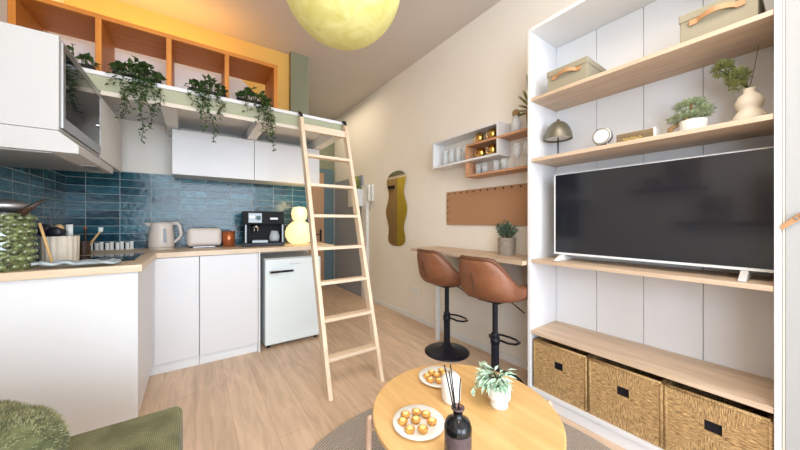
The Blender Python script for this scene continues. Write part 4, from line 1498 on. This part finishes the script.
plate('white round plate with eight small golden cakes, nearest the frame bottom', 0.703, 0.877, 0.100, 8, 'white plates on the coffee table')
plate('white round plate of golden cakes behind the white candle', 0.99, 1.075, 0.100, 8, 'white plates on the coffee table')
kc = thing('small_cake', 'small golden cake in the ring on the front plate', 'cake', (0, 0, 0), group='golden cakes on the front plate')
obj('cake_body', lathe(B(), [(0, 0), (0.0145, 0), (0.0185, 0.011), (0.0185, 0.014), (0.013, 0.018), (0, 0.018)], 20), 'cake', kc, smooth=True)
b = B()
tube(b, [(0.0172 * math.cos(a * PI / 10), 0.0172 * math.sin(a * PI / 10), 0.0125 + 0.0015 * math.sin(a * 3)) for a in range(20)], 0.0026, 6, close=True)
obj('crust_rim', b, 'cake', kc, smooth=True)
obj('pale_top', ball(B(), (0, 0, 0.016), 0.0125, 1, 1, 0.5, 14, 8), 'caketop', kc, smooth=True)
Rr = Vector((math.cos(YAW), -math.sin(YAW)))
Dd = Vector((math.sin(YAW), math.cos(YAW)))
first = True
for (u, v) in ((-0.047, 0.032), (-0.005, 0.046), (0.030, 0.034), (-0.058, -0.002), (-0.010, 0.006), (0.048, -0.002), (-0.034, -0.040), (0.012, -0.038)):
    p = Vector((0.703, 0.877)) + Rr * u * 1.05 + Dd * v * 1.15
    if first:
        kc.location = (p.x, p.y, TZ0 + 0.0055)
        first = False
    else:
        dup(kc, (p.x, p.y, TZ0 + 0.0055), random.uniform(0, 6))
for (u, v) in ((-0.058, 0.0), (-0.032, 0.034), (-0.045, -0.035), (0.022, 0.052), (-0.010, 0.010), (0.030, 0.015), (-0.005, -0.042), (0.042, -0.030), (0.060, 0.030)):
    p = Vector((0.99, 1.075)) + Rr * u + Dd * v
    dup(kc, (p.x, p.y, TZ0 + 0.0055), random.uniform(0, 6), 'small golden cake heaped on the plate behind the candle', 'golden cakes on the far plate')

# white candle jar
t = thing('white_candle', 'white rounded candle pillar on the coffee table behind the diffuser', 'candle', (0.915, 0.915, TZ0))
obj('candle_body', lathe(B(), [(0, 0), (0.036, 0), (0.041, 0.01), (0.043, 0.085), (0.038, 0.105), (0.022, 0.118), (0, 0.12)], 32), 'ceramic', t, smooth=True)
obj('wick', tube(B(), [(0, 0, 0.118), (0.002, 0, 0.132)], 0.0012, 5), 'black', t)
# diffuser
t = thing('reed_diffuser', 'smoky brown glass reed diffuser bottle with black sticks', 'diffuser', (0.685, 0.655, TZ0))
b = B()
lathe(b, [(0, 0), (0.040, 0), (0.043, 0.006), (0.043, 0.130), (0.036, 0.147), (0.018, 0.158), (0.014, 0.165), (0.014, 0.183), (0.021, 0.186), (0.021, 0.190),
          (0.0115, 0.190), (0.0115, 0.165), (0.034, 0.145), (0.0395, 0.130), (0.0395, 0.006), (0, 0.005)], 40)
obj('bottle', b, 'smoke', t, smooth=True)
obj('liquid', lathe(B(), [(0, 0.006), (0.039, 0.006), (0.039, 0.09), (0, 0.09)], 32), 'darkwood', t)
obj('glass_shoulder', lathe(B(), [(0.0437, 0.118), (0.0437, 0.131), (0.037, 0.148), (0.019, 0.159), (0.0147, 0.165), (0.0147, 0.182), (0.0142, 0.165), (0.018, 0.1585), (0.036, 0.1475), (0.0432, 0.131), (0.0432, 0.118), (0.0437, 0.118)], 32), 'blackgloss', t, smooth=True)
for (u, v) in ((-0.040, 0.02), (-0.018, 0.035), (0.012, 0.02), (-0.03, -0.01)):
    p = Rr * u + Dd * v
    b = B()
    hh = 0.315 if u < -0.03 else (0.31 if u < -0.015 else 0.27)
    tube(b, [(-p.x * 0.35, -p.y * 0.35, 0.01), (p.x, p.y, hh)] if False else [(0.0, 0.0, 0.02), (p.x * 0.25, p.y * 0.25, 0.17), (p.x, p.y, hh)], 0.0022, 6)
    obj('reed', b, 'black', t)
# white pot with pale plant
t = thing('potted_plant', 'pale mint-green drooping plant in a white pedestal pot on the coffee table', 'plant', (1.058, 0.775, TZ0))
obj('pot', lathe(B(), [(0, 0), (0.035, 0), (0.038, 0.004), (0.034, 0.022), (0.034, 0.03), (0.045, 0.036), (0.047, 0.043), (0.047, 0.097), (0.042, 0.097), (0.041, 0.088), (0, 0.088)], 40), 'ceramic', t, smooth=True)
obj('soil_top', lathe(B(), [(0, 0.090), (0.0405, 0.0895), (0.0, 0.095)], 24), 'soil', t)
b, bs = B(), B()
rnd = random.Random(9)
for k in range(34):
    a = rnd.uniform(0, 2 * PI)
    # mostly leaning to the left of the picture and back
    lean = Vector((math.cos(a), math.sin(a))) * rnd.uniform(0.02, 0.065) - Rr * 0.022 + Dd * 0.012
    z = 0.125 + rnd.uniform(-0.012, 0.022)
    tip = Vector((lean.x, lean.y, z))
    tube(bs, [(0, 0, 0.092), (lean.x * 0.5, lean.y * 0.5, z - 0.005), tip], 0.0013, 4)
    d = Vector((lean.x, lean.y, 0)).normalized() if lean.length > 0.001 else Vector((1, 0, 0))
    for q in range(5):
        aa = rnd.uniform(-0.9, 0.9)
        dr = Vector((d.x * math.cos(aa) - d.y * math.sin(aa), d.x * math.sin(aa) + d.y * math.cos(aa), rnd.uniform(-0.45, 0.25)))
        leaf(b, tip * (0.80 + 0.05 * q), dr, rnd.uniform(0.04, 0.06), 0.013)
tube(bs, [(0, 0, 0.094), tuple(-Rr * 0.06) + (0.13,), tuple(-Rr * 0.10) + (0.085,), tuple(-Rr * 0.115) + (0.05,)], 0.0013, 4)
for k in range(14):
    q = -Rr * (0.085 + 0.0025 * k)
    leaf(b, (q.x, q.y, 0.11 - 0.0045 * k), (rnd.uniform(-1, 1), rnd.uniform(-1, 1), -0.4), 0.018, 0.010)
obj('stems', bs, 'stem', t)
obj('leaves', b, 'paleleaf', t)

# sofa
t = thing('sofa', 'olive green corduroy sofa seat at the lower left', 'sofa', (XL, 0, 0))
b = B()
box(b, 0.16, 0.84, 0.1, 1.485, 0.16, 0.468)
obj('seat', b, 'cord', t, bev=0.03, bseg=6, smooth=True)
b = B()
box(b, 0.01, 0.17, 0.1, 1.40, 0.16, 0.66)
obj('backrest', b, 'cord', t, bev=0.05, bseg=5, smooth=True)
for x in (0.10, 0.76):
    for y in (0.17, 1.38):
        obj('leg', lathe(B(), [(0.018, 0), (0.026, 0.165)], 16, (x, y, 0)), 'darkwood', t)


def cushion(label, c, half, th, mat, rot, seed):
    t = thing('cushion', label, 'cushion', c)
    b = B()
    n = 26
    rnd = random.Random(seed)
    for sgn in (1, -1):
        vv = []
        for i in range(n + 1):
            row = []
            for j in range(n + 1):
                u, v = -1 + 2 * i / n, -1 + 2 * j / n
                pin = 1 - 0.06 * (1 - abs(u) ** 2) * abs(v) - 0.0
                pin2 = 1 - 0.06 * (1 - abs(v) ** 2) * abs(u)
                hgt = th * (max(0, (1 - u ** 4) * (1 - v ** 4))) ** 0.42
                jit = 0.004 * math.sin(u * 9 + seed) * math.cos(v * 8)
                rq = 1 - 0.17 * (u * v) ** 2
                row.append(b.verts.new((u * half * pin2 * rq, v * half * pin * rq, sgn * (hgt + (jit if hgt > 0.01 else 0)))))
            vv.append(row)
        for i in range(n):
            for j in range(n):
                b.faces.new((vv[i][j], vv[i + 1][j], vv[i + 1][j + 1], vv[i][j + 1]))
    bmesh.ops.remove_doubles(b, verts=b.verts, dist=0.0005)
    o = obj('cushion_cover', b, mat, t, smooth=True)
    o.rotation_euler = rot
    return t, o


t, o = cushion('fluffy green fur cushion lying on the corduroy sofa', (-0.515, 1.225, 0.592), 0.19, 0.095, 'fur', (0.0, 0.0, 0.75), 3)
# fur strands
me = o.data
rnd = random.Random(44)
b = B()
polys = [p for p in me.polygons]
for k in range(15000):
    p = polys[rnd.randrange(len(polys))]
    vs = [me.vertices[i].co for i in p.vertices]
    u, v = rnd.random(), rnd.random()
    q = vs[0].lerp(vs[1], u).lerp(vs[-1].lerp(vs[2], u) if len(vs) > 3 else vs[2], v)
    nrm = Vector(p.normal)
    if nrm.z * q.z < 0:
        nrm = -nrm
    tdir = (nrm + Vector((rnd.uniform(-.8, .8), rnd.uniform(-.8, .8), rnd.uniform(-.8, .8)))).normalized()
    side = tdir.cross(nrm)
    if side.length < 1e-3:
        continue
    side = side.normalized() * 0.0012
    L = rnd.uniform(0.006, 0.013)
    b.faces.new((b.verts.new(q - side), b.verts.new(q + side), b.verts.new(q + tdir * L)))
f = obj('fur_pile', b, 'furtip', t)
f.rotation_euler = (0.0, 0.0, 0.75)
f['kind'] = 'stuff'

# ================================================================ LEFT WALL LEDGES (seen mirrored in the television)
def ledge(y0, y1, z, label):
    t = thing('picture_ledge', label, 'shelf', (XL, y0, z))
    obox('board', 'black', t, 0.001, 0.09, 0, y1 - y0, -0.02, 0)
    obox('front_lip', 'black', t, 0.08, 0.09, 0, y1 - y0, 0.0, 0.02)


ledge(0.70, 1.40, 1.60, 'upper dark picture ledge reflected in the television')
ledge(0.05, 0.98, 1.18, 'lower dark picture ledge reflected in the television')


def frame(y, z, w, h, label):
    t = thing('framed_picture', label, 'picture frame', (XL + 0.03, y, z + 0.0005))
    b = B()
    box(b, 0, 0.018, -w / 2, -w / 2 + 0.015, 0, h)
    box(b, 0, 0.018, w / 2 - 0.015, w / 2, 0, h)
    box(b, 0, 0.018, -w / 2 + 0.015, w / 2 - 0.015, 0, 0.015)
    box(b, 0, 0.018, -w / 2 + 0.015, w / 2 - 0.015, h - 0.015, h)
    obj('frame_border', b, 'redwood', t)
    obj('print', box(B(), 0.002, 0.01, -w / 2 + 0.015, w / 2 - 0.015, 0.015, h - 0.015), 'picture', t)


frame(0.92, 1.60, 0.31, 0.38, 'large picture frame on the upper ledge, reflected in the television')
frame(1.20, 1.60, 0.18, 0.16, 'small picture frame on the upper ledge, reflected in the television')
frame(0.64, 1.18, 0.24, 0.31, 'picture frame on the lower ledge, reflected in the television')
frame(0.22, 1.18, 0.28, 0.50, 'tallest picture frame on the lower ledge, reflected in the television')
